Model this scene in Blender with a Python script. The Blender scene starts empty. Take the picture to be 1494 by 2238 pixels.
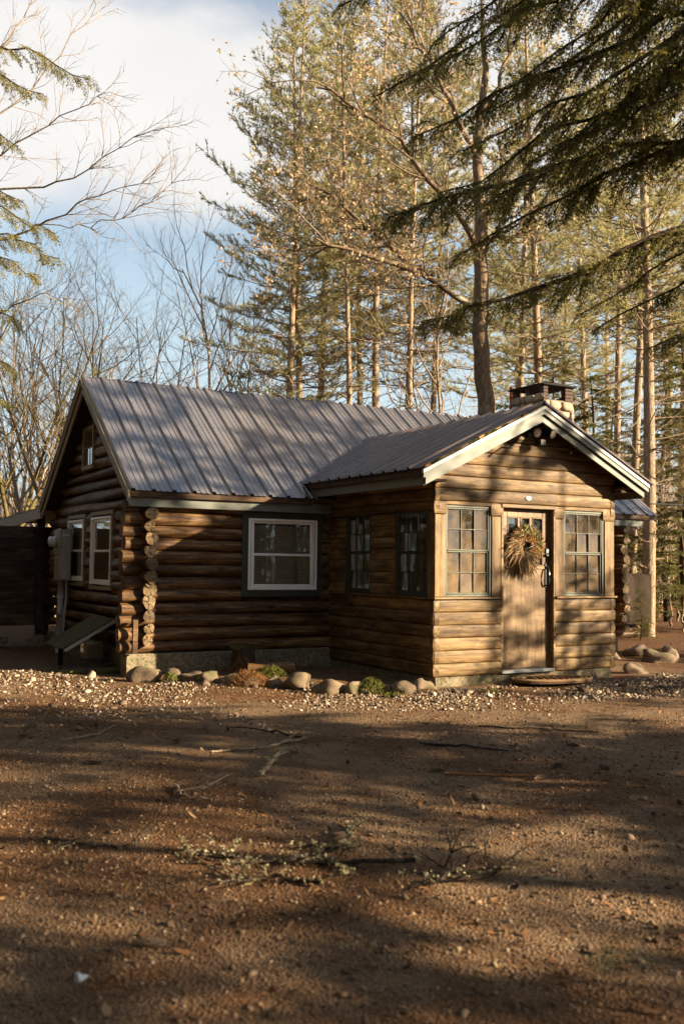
import bpy, math, random
import numpy as np
from mathutils import Matrix, Vector

S = bpy.context.scene
COL = S.collection
R = math.radians
rng = np.random.default_rng(7)
random.seed(7)

# ------------------------------------------------------------------ camera
CAM = np.array([-6.902, -9.828, 1.449])
YAW, PITCH, ROLL = 0.519, 0.053, 0.012
FWD = np.array([math.sin(YAW) * math.cos(PITCH), math.cos(YAW) * math.cos(PITCH), math.sin(PITCH)])
RGT = np.array([math.cos(YAW), -math.sin(YAW), 0.0])
UPV = np.cross(RGT, FWD)
R2 = math.cos(ROLL) * RGT + math.sin(ROLL) * UPV
U2 = -math.sin(ROLL) * RGT + math.cos(ROLL) * UPV
cd = bpy.data.cameras.new('camera')
cam = bpy.data.objects.new('camera', cd)
COL.objects.link(cam)
cam.matrix_world = Matrix(((R2[0], U2[0], -FWD[0], CAM[0]), (R2[1], U2[1], -FWD[1], CAM[1]), (R2[2], U2[2], -FWD[2], CAM[2]), (0, 0, 0, 1)))
cd.sensor_fit = 'HORIZONTAL'
cd.sensor_width = 24.0
cd.lens = 35.0
cd.clip_end = 2000
cd.dof.use_dof = True
cd.dof.focus_distance = 12.3
cd.dof.aperture_fstop = 2.4
S.camera = cam

# ------------------------------------------------------------------ sun and sky
SUN = np.array([0.67, -0.67, 0.325]); SUN /= np.linalg.norm(SUN)
sl = bpy.data.lights.new('sun', 'SUN')
sl.energy = 5.0
sl.angle = R(0.53)
sl.color = (1.0, 0.82, 0.56)
sun = bpy.data.objects.new('sun', sl)
COL.objects.link(sun)
sun.rotation_euler = Vector(SUN).to_track_quat('Z', 'Y').to_euler()
sun.location = (20, -16, 12)

W_ = bpy.data.worlds.new('World')
S.world = W_
W_.use_nodes = True
nt = W_.node_tree
nt.nodes.clear()
def N(nt, t, **kw):
    n = nt.nodes.new(t)
    for k, v in kw.items():
        if k == 'i':
            for kk, vv in v.items(): n.inputs[kk].default_value = vv
        else: setattr(n, k, v)
    return n
def L(nt, a, b): nt.links.new(a, b)
sky = N(nt, 'ShaderNodeTexSky', sky_type='NISHITA', sun_disc=False, sun_elevation=math.asin(SUN[2]), sun_rotation=math.atan2(SUN[0], SUN[1]), air_density=1.0, dust_density=1.2, ozone_density=1.0)
tc = N(nt, 'ShaderNodeTexCoord')
sep = N(nt, 'ShaderNodeSeparateXYZ'); L(nt, tc.outputs['Generated'], sep.inputs[0])
mp = N(nt, 'ShaderNodeMapping', i={'Scale': (1, 1, 2.2), 'Location': (3.1, 0.4, 1.7)}); L(nt, tc.outputs['Generated'], mp.inputs[0])
n1 = N(nt, 'ShaderNodeTexNoise', i={'Scale': 2.6, 'Detail': 8.0, 'Roughness': 0.52, 'Distortion': 0.3}); L(nt, mp.outputs[0], n1.inputs['Vector'])
# broken cloud bank low in the sky, haze at the horizon, mostly clear blue overhead
band = N(nt, 'ShaderNodeMapRange', interpolation_type='SMOOTHSTEP', i={'From Min': 0.20, 'From Max': 0.40, 'To Min': -0.33, 'To Max': 0.24}); L(nt, sep.outputs['Z'], band.inputs['Value'])
top = N(nt, 'ShaderNodeMapRange', interpolation_type='SMOOTHSTEP', i={'From Min': 0.43, 'From Max': 0.58, 'To Min': 0.0, 'To Max': -0.38}); L(nt, sep.outputs['Z'], top.inputs['Value'])
ad0 = N(nt, 'ShaderNodeMath', operation='ADD'); L(nt, n1.outputs['Fac'], ad0.inputs[0]); L(nt, band.outputs[0], ad0.inputs[1])
ad = N(nt, 'ShaderNodeMath', operation='ADD'); L(nt, ad0.outputs[0], ad.inputs[0]); L(nt, top.outputs[0], ad.inputs[1])
cr = N(nt, 'ShaderNodeMapRange', interpolation_type='SMOOTHSTEP', i={'From Min': 0.40, 'From Max': 0.66}); L(nt, ad.outputs[0], cr.inputs['Value'])
n2 = N(nt, 'ShaderNodeTexNoise', i={'Scale': 5.0, 'Detail': 5.0}); L(nt, mp.outputs[0], n2.inputs['Vector'])
cc = N(nt, 'ShaderNodeMix', data_type='RGBA', i={'A': (4.3, 4.25, 4.2, 1), 'B': (5.4, 5.3, 5.15, 1)}); L(nt, n2.outputs['Fac'], cc.inputs['Factor'])
hz = N(nt, 'ShaderNodeMapRange', interpolation_type='SMOOTHSTEP', i={'From Min': 0.0, 'From Max': 0.5, 'To Min': 0.95, 'To Max': 0.15}); L(nt, sep.outputs['Z'], hz.inputs['Value'])
hx = N(nt, 'ShaderNodeMix', data_type='RGBA', i={'B': (4.0, 4.85, 5.2, 1)}); L(nt, hz.outputs[0], hx.inputs['Factor']); L(nt, sky.outputs[0], hx.inputs['A'])
mx = N(nt, 'ShaderNodeMix', data_type='RGBA'); L(nt, cr.outputs[0], mx.inputs['Factor']); L(nt, hx.outputs['Result'], mx.inputs['A']); L(nt, cc.outputs['Result'], mx.inputs['B'])
bg = N(nt, 'ShaderNodeBackground', i={'Strength': 0.05}); L(nt, mx.outputs['Result'], bg.inputs[0])
wo = N(nt, 'ShaderNodeOutputWorld'); L(nt, bg.outputs[0], wo.inputs[0])

vs = S.view_settings
vs.view_transform = 'Standard'
vs.look = 'None'
vs.exposure = 1.95
vs.gamma = 1.0
S.cycles.use_denoising = True
S.cycles.use_adaptive_sampling = True
S.cycles.adaptive_threshold = 0.03
S.cycles.max_bounces = 5
S.cycles.diffuse_bounces = 2
S.cycles.glossy_bounces = 3
S.cycles.transparent_max_bounces = 12
S.cycles.caustics_reflective = False
S.cycles.caustics_refractive = False

# ------------------------------------------------------------------ materials
def newmat(name):
    m = bpy.data.materials.new(name)
    m.use_nodes = True
    t = m.node_tree
    b = t.nodes['Principled BSDF']
    return m, t, b
def c4(c): return (c[0], c[1], c[2], 1.0)
def ramp(t, fac, stops):
    r = N(t, 'ShaderNodeValToRGB')
    e = r.color_ramp.elements
    e[0].position, e[0].color = stops[0][0], c4(stops[0][1])
    e[1].position, e[1].color = stops[-1][0], c4(stops[-1][1])
    for p, c in stops[1:-1]:
        x = e.new(p); x.color = c4(c)
    L(t, fac, r.inputs[0])
    return r.outputs[0]
def coords(t, scale, rnd=True):
    c = N(t, 'ShaderNodeTexCoord')
    m = N(t, 'ShaderNodeMapping', i={'Scale': scale})
    L(t, c.outputs['Object'], m.inputs[0])
    if rnd:
        o = N(t, 'ShaderNodeObjectInfo')
        q = N(t, 'ShaderNodeMath', operation='MULTIPLY', i={1: 57.0}); L(t, o.outputs['Random'], q.inputs[0])
        cx = N(t, 'ShaderNodeCombineXYZ'); L(t, q.outputs[0], cx.inputs[0]); L(t, q.outputs[0], cx.inputs[1]); L(t, q.outputs[0], cx.inputs[2])
        a = N(t, 'ShaderNodeVectorMath', operation='ADD'); L(t, m.outputs[0], a.inputs[0]); L(t, cx.outputs[0], a.inputs[1])
        return a.outputs[0]
    return m.outputs[0]
def noise(t, vec, scale, detail=4, rough=0.55, dist=0.0):
    n = N(t, 'ShaderNodeTexNoise', i={'Scale': scale, 'Detail': detail, 'Roughness': rough, 'Distortion': dist})
    L(t, vec, n.inputs['Vector'])
    return n.outputs['Fac']
def mixc(t, a, b, fac, mode='MIX'):
    m = N(t, 'ShaderNodeMix', data_type='RGBA', blend_type=mode)
    for s, k in ((fac, 'Factor'), (a, 'A'), (b, 'B')):
        if isinstance(s, (int, float)): m.inputs[k].default_value = s
        elif isinstance(s, tuple): m.inputs[k].default_value = c4(s)
        else: L(t, s, m.inputs[k])
    return m.outputs['Result']
def maprange(t, v, a, b, c=0.0, d=1.0):
    m = N(t, 'ShaderNodeMapRange', i={'From Min': a, 'From Max': b, 'To Min': c, 'To Max': d}); L(t, v, m.inputs['Value'])
    return m.outputs[0]
def bump(t, b, h, strength=0.4, dist=0.01):
    n = N(t, 'ShaderNodeBump', i={'Strength': strength, 'Distance': dist}); L(t, h, n.inputs['Height']); L(t, n.outputs[0], b.inputs['Normal'])

def wood(name, dark, mid, light, rough=0.6, knots=True, crack=0.0, scale=1.0, vary=0.35, up=False):
    """wood grain along the piece's local X axis, each piece with its own grain and tone"""
    m, t, b = newmat(name)
    v = coords(t, (16 * scale, 16 * scale, 1.1 * scale) if up else (1.1 * scale, 16 * scale, 16 * scale))
    g = noise(t, v, 1.6, 6, 0.6, 0.6)
    col = ramp(t, g, [(0.33, dark), (0.5, mid), (0.68, light)])
    v2 = coords(t, (0.9, 2.2, 2.2))
    p = noise(t, v2, 1.5, 6, 0.68, 0.4)
    col = mixc(t, col, mixc(t, col, (0.46, 0.38, 0.30), 1.0, 'MULTIPLY'), maprange(t, p, 0.44, 0.60))
    if knots:
        v3 = coords(t, (1.7, 5.5, 5.5))
        vo = N(t, 'ShaderNodeTexVoronoi', i={'Scale': 1.0, 'Randomness': 1.0}); L(t, v3, vo.inputs['Vector'])
        k = maprange(t, vo.outputs['Distance'], 0.06, 0.17, 1.0, 0.0)
        col = mixc(t, col, tuple(x * 0.35 for x in dark), k)
    h = g
    if crack:
        v4 = coords(t, (0.7, 11, 11))
        ck = noise(t, v4, 1.5, 3, 0.5, 1.2)
        line = N(t, 'ShaderNodeMath', operation='ABSOLUTE')
        sb = N(t, 'ShaderNodeMath', operation='SUBTRACT', i={1: 0.5}); L(t, ck, sb.inputs[0]); L(t, sb.outputs[0], line.inputs[0])
        k = maprange(t, line.outputs[0], 0.0, 0.018, crack, 0.0)
        col = mixc(t, col, (0.012, 0.007, 0.004), k)
        hh = N(t, 'ShaderNodeMath', operation='SUBTRACT'); L(t, g, hh.inputs[0]); L(t, k, hh.inputs[1]); h = hh.outputs[0]
    o = N(t, 'ShaderNodeObjectInfo')
    hs = N(t, 'ShaderNodeHueSaturation', i={'Saturation': 1.0}); L(t, col, hs.inputs['Color'])
    L(t, maprange(t, o.outputs['Random'], 0, 1, 1 - vary, 1 + vary * 0.6), hs.inputs['Value'])
    L(t, hs.outputs[0], b.inputs['Base Color'])
    b.inputs['Roughness'].default_value = rough
    b.inputs['Specular IOR Level'].default_value = 0.3
    bump(t, b, h, 0.5, 0.006)
    return m

def plain(name, col, rough=0.6, var=0.15, sc=8.0, metal=0.0, spec=0.4, bmp=0.0):
    m, t, b = newmat(name)
    v = coords(t, (1, 1, 1))
    n = noise(t, v, sc, 5, 0.65)
    L(t, ramp(t, n, [(0.3, tuple(x * (1 - var) for x in col)), (0.7, tuple(min(1, x * (1 + var)) for x in col))]), b.inputs['Base Color'])
    L(t, maprange(t, n, 0.3, 0.7, max(0.02, rough - 0.1), min(1, rough + 0.1)), b.inputs['Roughness'])
    b.inputs['Metallic'].default_value = metal
    b.inputs['Specular IOR Level'].default_value = spec
    if bmp: bump(t, b, n, bmp, 0.01)
    return m

M = {}
M['porch_log'] = wood('porch_log_wood', (0.090, 0.050, 0.018), (0.190, 0.115, 0.045), (0.305, 0.196, 0.084), 0.6, True, 0.45, vary=0.25)
M['old_log'] = wood('weathered_log_wood', (0.048, 0.022, 0.008), (0.145, 0.073, 0.026), (0.31, 0.18, 0.073), 0.6, True, 0.95, vary=0.35)
M['door_wood'] = wood('stained_door_wood', (0.13, 0.076, 0.034), (0.215, 0.135, 0.068), (0.29, 0.19, 0.10), 0.45, False, vary=0.1, up=True)
M['post_wood'] = wood('stained_post_wood', (0.11, 0.060, 0.022), (0.20, 0.12, 0.046), (0.29, 0.185, 0.078), 0.55, True, vary=0.15)
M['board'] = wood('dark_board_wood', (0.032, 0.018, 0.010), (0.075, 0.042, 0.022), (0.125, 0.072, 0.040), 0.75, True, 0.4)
M['deck'] = wood('roof_deck_wood', (0.09, 0.05, 0.025), (0.17, 0.10, 0.05), (0.25, 0.15, 0.08), 0.7, False)
M['orange_wood'] = wood('orange_block_wood', (0.24, 0.08, 0.02), (0.38, 0.14, 0.04), (0.48, 0.2, 0.07), 0.6, False)
M['sage'] = plain('sage_green_paint', (0.112, 0.118, 0.098), 0.5, 0.15, 5)
M['dark_green'] = plain('dark_green_paint', (0.030, 0.034, 0.020), 0.5, 0.2, 6)
M['sash_green'] = plain('sash_green_paint', (0.082, 0.082, 0.056), 0.45, 0.2, 9)
M['taupe'] = plain('taupe_trim_paint', (0.23, 0.18, 0.115), 0.6, 0.15, 7)
M['vinyl'] = plain('white_vinyl', (0.84, 0.81, 0.77), 0.4, 0.05, 4)
M['white_metal'] = plain('white_drip_metal', (0.50, 0.49, 0.47), 0.35, 0.06, 5)
M['concrete'] = None
M['black'] = plain('black_metal', (0.012, 0.011, 0.010), 0.4, 0.3, 10)
M['grey_metal'] = plain('grey_painted_metal', (0.30, 0.27, 0.235), 0.45, 0.08, 5)
M['pvc'] = plain('grey_plastic_pipe', (0.36, 0.33, 0.31), 0.5, 0.08, 5)
M['interior'] = wood('interior_panel_wood', (0.16, 0.075, 0.028), (0.24, 0.12, 0.045), (0.30, 0.16, 0.07), 0.6, False)
M['cloth'] = None
M['blind'] = plain('beige_blind', (0.62, 0.55, 0.43), 0.7, 0.06, 3)
M['brick'] = plain('dark_red_brick', (0.060, 0.034, 0.025), 0.85, 0.3, 20, bmp=0.5)
M['chimney_stone'] = plain('pale_field_stone', (0.30, 0.23, 0.165), 0.85, 0.3, 9, bmp=0.6)
M['mortar'] = plain('mortar', (0.17, 0.13, 0.10), 0.95, 0.2, 20)
M['red'] = plain('faded_red_paint', (0.35, 0.05, 0.03), 0.6, 0.2, 8)
M['shed'] = plain('brown_canvas', (0.030, 0.021, 0.016), 0.9, 0.25, 5, spec=0.05)
M['rope'] = plain('coir_rope', (0.19, 0.115, 0.055), 0.95, 0.4, 60, bmp=0.8)
M['fibre'] = plain('dark_coir', (0.075, 0.04, 0.022), 0.95, 0.4, 60, bmp=0.6)
M['leaf_dead'] = plain('dead_leaf', (0.17, 0.082, 0.038), 0.8, 0.4, 3)
M['wheat'] = plain('dried_straw', (0.23, 0.145, 0.07), 0.8, 0.35, 25)
M['seed'] = plain('golden_seed_heads', (0.27, 0.145, 0.04), 0.8, 0.4, 30)
M['sprig'] = plain('green_sprig', (0.13, 0.17, 0.045), 0.7, 0.3, 20)
M['meter_glass'] = plain('meter_dome', (0.42, 0.43, 0.44), 0.12, 0.1, 14, spec=0.8)
M['label_white'] = plain('white_sticker', (0.68, 0.67, 0.66), 0.5, 0.05)
M['lens'] = plain('frosted_lens', (0.22, 0.17, 0.14), 0.25, 0.1, 10)
M['screen'] = plain('soot_black', (0.01, 0.008, 0.007), 0.9, 0.2)

def mk_end():
    m, t, b = newmat('log_end_grain')
    v = coords(t, (1, 1, 1), False)
    s = N(t, 'ShaderNodeSeparateXYZ'); L(t, v, s.inputs[0])
    cxyz = N(t, 'ShaderNodeCombineXYZ'); L(t, s.outputs[1], cxyz.inputs[1]); L(t, s.outputs[2], cxyz.inputs[2])
    w = N(t, 'ShaderNodeTexWave', wave_type='RINGS', rings_direction='X', i={'Scale': 26.0, 'Distortion': 3.0, 'Detail': 2.0, 'Detail Scale': 2.0}); L(t, cxyz.outputs[0], w.inputs['Vector'])
    n = noise(t, coords(t, (1, 1, 1)), 22, 5, 0.7)
    col = ramp(t, w.outputs['Fac'], [(0.0, (0.19, 0.115, 0.052)), (1.0, (0.34, 0.235, 0.125))])
    col = mixc(t, col, (0.05, 0.028, 0.013), maprange(t, n, 0.50, 0.62))
    o = N(t, 'ShaderNodeObjectInfo')
    hs = N(t, 'ShaderNodeHueSaturation'); L(t, col, hs.inputs['Color']); L(t, maprange(t, o.outputs['Random'], 0, 1, 0.25, 0.85), hs.inputs['Value'])
    L(t, hs.outputs[0], b.inputs['Base Color'])
    b.inputs['Roughness'].default_value = 0.85
    bump(t, b, n, 0.6, 0.01)
    return m
M['log_end'] = mk_end()

def mk_roof(name, lo, hi, streak, metal, coat):
    m, t, b = newmat(name)
    v = coords(t, (1, 1, 1))
    n = noise(t, v, 2.2, 5, 0.6)
    st = noise(t, coords(t, (9, 0.6, 1)), 2.0, 4, 0.6)
    col = ramp(t, n, [(0.3, lo), (0.7, hi)])
    col = mixc(t, col, streak, maprange(t, st, 0.48, 0.72, 0, 0.6))
    L(t, col, b.inputs['Base Color'])
    b.inputs['Metallic'].default_value = metal
    L(t, maprange(t, st, 0.3, 0.8, 0.22, 0.40), b.inputs['Roughness'])
    b.inputs['Specular IOR Level'].default_value = 0.7
    b.inputs['Coat Weight'].default_value = coat
    b.inputs['Coat IOR'].default_value = 1.6
    b.inputs['Coat Roughness'].default_value = 0.12
    bump(t, b, noise(t, v, 5, 2), 0.12, 0.02)
    return m
M['roof'] = mk_roof('sky_toned_brown_roofing', (0.155, 0.142, 0.150), (0.215, 0.196, 0.203), (0.11, 0.082, 0.070), 0.4, 0.9)  # same brown paint as the porch; reflected sky is put into the grey base
M['porch_roof'] = mk_roof('tree_toned_brown_roofing', (0.075, 0.052, 0.043), (0.115, 0.08, 0.066), (0.06, 0.036, 0.026), 0.25, 0.35)  # same paint again, darkened for the trees this slope would reflect

def mk_concrete():
    m, t, b = newmat('mossy_concrete')
    v = coords(t, (1, 1, 1), False)
    n = noise(t, v, 5, 6, 0.65); f = noise(t, v, 26, 5, 0.7)
    col = ramp(t, n, [(0.3, (0.12, 0.09, 0.06)), (0.7, (0.26, 0.205, 0.135))])
    col = mixc(t, col, (0.055, 0.06, 0.018), maprange(t, f, 0.48, 0.6))
    L(t, col, b.inputs['Base Color']); b.inputs['Roughness'].default_value = 0.95
    bump(t, b, f, 0.6, 0.01)
    return m
M['concrete'] = mk_concrete()

def mk_glass(name, dust, dustcol, gl=0.35):
    m, t, b = newmat(name)
    t.nodes.remove(b)
    out = [n for n in t.nodes if n.type == 'OUTPUT_MATERIAL'][0]
    tr = N(t, 'ShaderNodeBsdfTransparent', i={'Color': (0.86, 0.88, 0.85, 1)})
    g = N(t, 'ShaderNodeBsdfGlossy', i={'Roughness': 0.03, 'Color': (0.95, 0.95, 0.95, 1)})
    fr = N(t, 'ShaderNodeFresnel', i={'IOR': 1.6})
    v = coords(t, (1, 1, 1))
    n = noise(t, v, 3.5, 3, 0.6)
    b2 = N(t, 'ShaderNodeBump', i={'Strength': 0.05, 'Distance': 0.02}); L(t, n, b2.inputs['Height']); L(t, b2.outputs[0], g.inputs['Normal'])
    a = N(t, 'ShaderNodeMath', operation='ADD', use_clamp=True, i={1: gl * 0.25}); L(t, fr.outputs[0], a.inputs[0])
    m1 = N(t, 'ShaderNodeMixShader'); L(t, a.outputs[0], m1.inputs[0]); L(t, tr.outputs[0], m1.inputs[1]); L(t, g.outputs[0], m1.inputs[2])
    if dust:
        d = N(t, 'ShaderNodeBsdfDiffuse', i={'Color': c4(dustcol)})
        v2 = coords(t, (3, 3, 1.6))
        dn0 = noise(t, v2, 1.4, 5, 0.65, 0.5)
        # the lower panes are fogged more than the upper ones
        cz = N(t, 'ShaderNodeTexCoord'); sz = N(t, 'ShaderNodeSeparateXYZ'); L(t, cz.outputs['Object'], sz.inputs[0])
        fg = N(t, 'ShaderNodeMath', operation='ADD'); L(t, dn0, fg.inputs[0]); L(t, maprange(t, sz.outputs[2], 0.1, 1.05, 0.16, -0.16), fg.inputs[1])
        dn = fg.outputs[0]
        m2 = N(t, 'ShaderNodeMixShader'); L(t, maprange(t, dn, 0.3, 0.7, dust * 0.12, dust), m2.inputs[0]); L(t, m1.outputs[0], m2.inputs[1]); L(t, d.outputs[0], m2.inputs[2])
        L(t, m2.outputs[0], out.inputs[0])
    else:
        L(t, m1.outputs[0], out.inputs[0])
    return m
M['glass'] = mk_glass('window_glass', 0.04, (0.3, 0.28, 0.24), 0.9)
M['dusty'] = mk_glass('dusty_window_glass', 0.55, (0.30, 0.21, 0.13))

def mk_ground():
    m, t, b = newmat('gravel_and_needle_ground')
    c = N(t, 'ShaderNodeTexCoord'); v = c.outputs['Object']
    big = noise(t, v, 0.55, 5, 0.6, 0.4)
    med = noise(t, v, 3.0, 6, 0.65)
    fine = noise(t, v, 38, 4, 0.7)
    vo = N(t, 'ShaderNodeTexVoronoi', i={'Scale': 68.0}); L(t, v, vo.inputs['Vector'])
    stone = mixc(t, (0.085, 0.052, 0.030), (0.27, 0.183, 0.113), vo.outputs['Color'])
    grav = mixc(t, stone, (0.225, 0.135, 0.070), 0.5)
    mpn = N(t, 'ShaderNodeMapping', i={'Scale': (3, 14, 3), 'Rotation': (0, 0, 0.5)}); L(t, v, mpn.inputs[0])
    nd = noise(t, mpn.outputs[0], 8, 4, 0.7, 1.5)
    lit = ramp(t, nd, [(0.3, (0.050, 0.024, 0.010)), (0.55, (0.135, 0.064, 0.025)), (0.75, (0.26, 0.130, 0.052))])
    a = N(t, 'ShaderNodeMath', operation='ADD'); L(t, big, a.inputs[0]); 
    q = N(t, 'ShaderNodeMath', operation='MULTIPLY', i={1: 0.5}); L(t, med, q.inputs[0]); L(t, q.outputs[0], a.inputs[1])
    mask = maprange(t, a.outputs[0], 0.68, 0.86)
    # farther off, past the yard, the forest floor is all needles and leaves
    sp = N(t, 'ShaderNodeSeparateXYZ'); L(t, v, sp.inputs[0])
    far = maprange(t, sp.outputs[1], 3.0, 9.0)
    farx = maprange(t, sp.outputs[0], 3.5, 5.0)
    fm = N(t, 'ShaderNodeMath', operation='MAXIMUM'); L(t, far, fm.inputs[0]); L(t, farx, fm.inputs[1])
    fm2 = N(t, 'ShaderNodeMath', operation='MAXIMUM'); L(t, fm.outputs[0], fm2.inputs[0]); L(t, mask, fm2.inputs[1])
    col = mixc(t, grav, lit, fm2.outputs[0])
    col = mixc(t, col, (0.035, 0.02, 0.011), maprange(t, fine, 0.56, 0.72, 0, 0.7))
    gm = noise(t, v, 0.8, 4, 0.6)
    col = mixc(t, col, (0.07, 0.085, 0.02), maprange(t, gm, 0.66, 0.74, 0, 0.5))
    L(t, col, b.inputs['Base Color'])
    b.inputs['Roughness'].default_value = 0.95
    b.inputs['Specular IOR Level'].default_value = 0.2
    h = N(t, 'ShaderNodeMath', operation='ADD'); L(t, vo.outputs['Distance'], h.inputs[0]); L(t, fine, h.inputs[1])
    bump(t, b, h.outputs[0], 0.9, 0.025)
    return m
M['ground'] = mk_ground()
M['bed'] = plain('dark_needle_soil', (0.055, 0.028, 0.014), 0.95, 0.6, 30, bmp=0.9)

def mk_islands(name, stops, rough=0.9, bmp=0.4):
    """every loose piece of the mesh gets its own tone"""
    m, t, b = newmat(name)
    g = N(t, 'ShaderNodeNewGeometry')
    L(t, ramp(t, g.outputs['Random Per Island'], stops), b.inputs['Base Color'])
    b.inputs['Roughness'].default_value = rough
    b.inputs['Specular IOR Level'].default_value = 0.25
    return m
M['pebble'] = mk_islands('gravel_stone', [(0.0, (0.06, 0.037, 0.023)), (0.5, (0.15, 0.095, 0.056)), (0.85, (0.24, 0.162, 0.10)), (1.0, (0.32, 0.235, 0.16))])
M['litter'] = mk_islands('leaf_litter_bits', [(0.0, (0.045, 0.022, 0.01)), (0.4, (0.12, 0.055, 0.022)), (0.8, (0.24, 0.105, 0.038)), (1.0, (0.33, 0.20, 0.10))])

def mk_rock():
    m, t, b = newmat('border_boulder')
    v = coords(t, (1, 1, 1))
    n = noise(t, v, 4, 6, 0.65); f = noise(t, v, 45, 3, 0.7)
    col = ramp(t, n, [(0.3, (0.085, 0.055, 0.032)), (0.55, (0.17, 0.118, 0.07)), (0.75, (0.26, 0.195, 0.125))])
    col = mixc(t, col, (0.09, 0.065, 0.045), maprange(t, f, 0.52, 0.66, 0, 0.8))
    g = N(t, 'ShaderNodeNewGeometry'); s = N(t, 'ShaderNodeSeparateXYZ'); L(t, g.outputs['Normal'], s.inputs[0])
    ms = noise(t, v, 7, 4, 0.6)
    mm = N(t, 'ShaderNodeMath', operation='MULTIPLY'); L(t, maprange(t, ms, 0.52, 0.62), mm.inputs[0]); L(t, maprange(t, s.outputs[2], -0.2, 0.6), mm.inputs[1])
    o = N(t, 'ShaderNodeObjectInfo'); mo = N(t, 'ShaderNodeMath', operation='MULTIPLY'); L(t, mm.outputs[0], mo.inputs[0]); L(t, maprange(t, o.outputs['Random'], 0.3, 0.8), mo.inputs[1])
    col = mixc(t, col, (0.075, 0.085, 0.018), mo.outputs[0])
    L(t, col, b.inputs['Base Color']); b.inputs['Roughness'].default_value = 0.9
    bump(t, b, f, 0.5, 0.01)
    return m
M['rock'] = mk_rock()
M['moss'] = mk_islands('moss_tufts', [(0.0, (0.045, 0.05, 0.012)), (0.5, (0.11, 0.115, 0.02)), (1.0, (0.20, 0.19, 0.04))])
M['moss_plank'] = None
def mk_mossplank():
    m, t, b = newmat('moss_grown_plank')
    v = coords(t, (2.0, 9, 9)); g = noise(t, v, 1.5, 5, 0.6)
    col = ramp(t, g, [(0.3, (0.03, 0.02, 0.012)), (0.7, (0.085, 0.058, 0.035))])
    n = noise(t, coords(t, (3, 4, 3)), 2.5, 6, 0.7)
    f = noise(t, coords(t, (1, 1, 1)), 60, 3, 0.7)
    col = mixc(t, col, mixc(t, (0.05, 0.055, 0.010), (0.12, 0.115, 0.022), f), maprange(t, n, 0.42, 0.55))
    L(t, col, b.inputs['Base Color']); b.inputs['Roughness'].default_value = 0.95
    bump(t, b, f, 0.8, 0.012)
    return m
M['moss_plank'] = mk_mossplank()
M['lichen'] = mk_islands('pale_green_lichen', [(0.0, (0.16, 0.13, 0.06)), (0.6, (0.34, 0.295, 0.16)), (1.0, (0.52, 0.46, 0.30))])

def mk_bark(name, a, bcol, c, lich=0.5, moss=0.0):
    m, t, b = newmat(name)
    cN = N(t, 'ShaderNodeTexCoord')
    mpn = N(t, 'ShaderNodeMapping', i={'Scale': (9, 9, 2.2)}); L(t, cN.outputs['Object'], mpn.inputs[0])
    n = noise(t, mpn.outputs[0], 2.2, 6, 0.7, 0.6)
    col = ramp(t, n, [(0.3, a), (0.52, bcol), (0.75, c)])
    p = noise(t, cN.outputs['Object'], 1.6, 5, 0.7)
    col = mixc(t, col, (0.33, 0.31, 0.24), maprange(t, p, 0.56, 0.68, 0, lich))
    if moss:
        q = noise(t, cN.outputs['Object'], 0.7, 5, 0.7)
        col = mixc(t, col, (0.13, 0.105, 0.014), maprange(t, q, 0.42, 0.56, 0, moss))
    L(t, col, b.inputs['Base Color']); b.inputs['Roughness'].default_value = 0.95
    b.inputs['Specular IOR Level'].default_value = 0.15
    bump(t, b, n, 0.9, 0.03)
    return m
M['bark_pine'] = mk_bark('pine_bark', (0.12, 0.08, 0.05), (0.29, 0.21, 0.14), (0.47, 0.37, 0.26), 0.6)
M['bark_grey'] = mk_bark('grey_bark', (0.13, 0.09, 0.06), (0.30, 0.22, 0.15), (0.47, 0.37, 0.26), 0.6)
M['bark_moss'] = mk_bark('mossy_bark', (0.07, 0.045, 0.025), (0.15, 0.105, 0.06), (0.24, 0.18, 0.11), 0.3, 0.7)
M['bark_oak'] = mk_bark('oak_bark', (0.06, 0.040, 0.026), (0.17, 0.115, 0.073), (0.33, 0.25, 0.17), 0.9)
M['bark_dark'] = mk_bark('hemlock_bark', (0.025, 0.017, 0.012), (0.06, 0.04, 0.027), (0.11, 0.078, 0.055), 0.2)

def mk_leaf(name, a, bcol, c, trans=0.35, isl=False):
    m, t, b = newmat(name)
    out = [n for n in t.nodes if n.type == 'OUTPUT_MATERIAL'][0]
    cN = N(t, 'ShaderNodeTexCoord')
    n = noise(t, cN.outputs['Object'], 1.3, 5, 0.75)
    f = noise(t, cN.outputs['Object'], 21, 2, 0.6)
    ad = N(t, 'ShaderNodeMath', operation='ADD'); L(t, n, ad.inputs[0])
    hv = N(t, 'ShaderNodeMath', operation='MULTIPLY', i={1: 0.8}); L(t, f, hv.inputs[0]); L(t, hv.outputs[0], ad.inputs[1])
    col = ramp(t, maprange(t, ad.outputs[0], 0.65, 1.15), [(0.0, a), (0.5, bcol), (1.0, c)])
    t.nodes.remove(b)
    d = N(t, 'ShaderNodeBsdfDiffuse'); tr = N(t, 'ShaderNodeBsdfTranslucent'); gl = N(t, 'ShaderNodeBsdfGlossy', i={'Roughness': 0.5})
    L(t, col, d.inputs[0]); L(t, col, tr.inputs[0])
    m1 = N(t, 'ShaderNodeMixShader', i={0: trans}); L(t, d.outputs[0], m1.inputs[1]); L(t, tr.outputs[0], m1.inputs[2])
    m2 = N(t, 'ShaderNodeMixShader', i={0: 0.03}); L(t, m1.outputs[0], m2.inputs[1]); L(t, gl.outputs[0], m2.inputs[2])
    L(t, m2.outputs[0], out.inputs[0])
    return m
M['cloth'] = mk_leaf('sheer_lit_bar_cloth', (0.62, 0.57, 0.50), (0.72, 0.67, 0.60), (0.80, 0.76, 0.70), 0.5)
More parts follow.
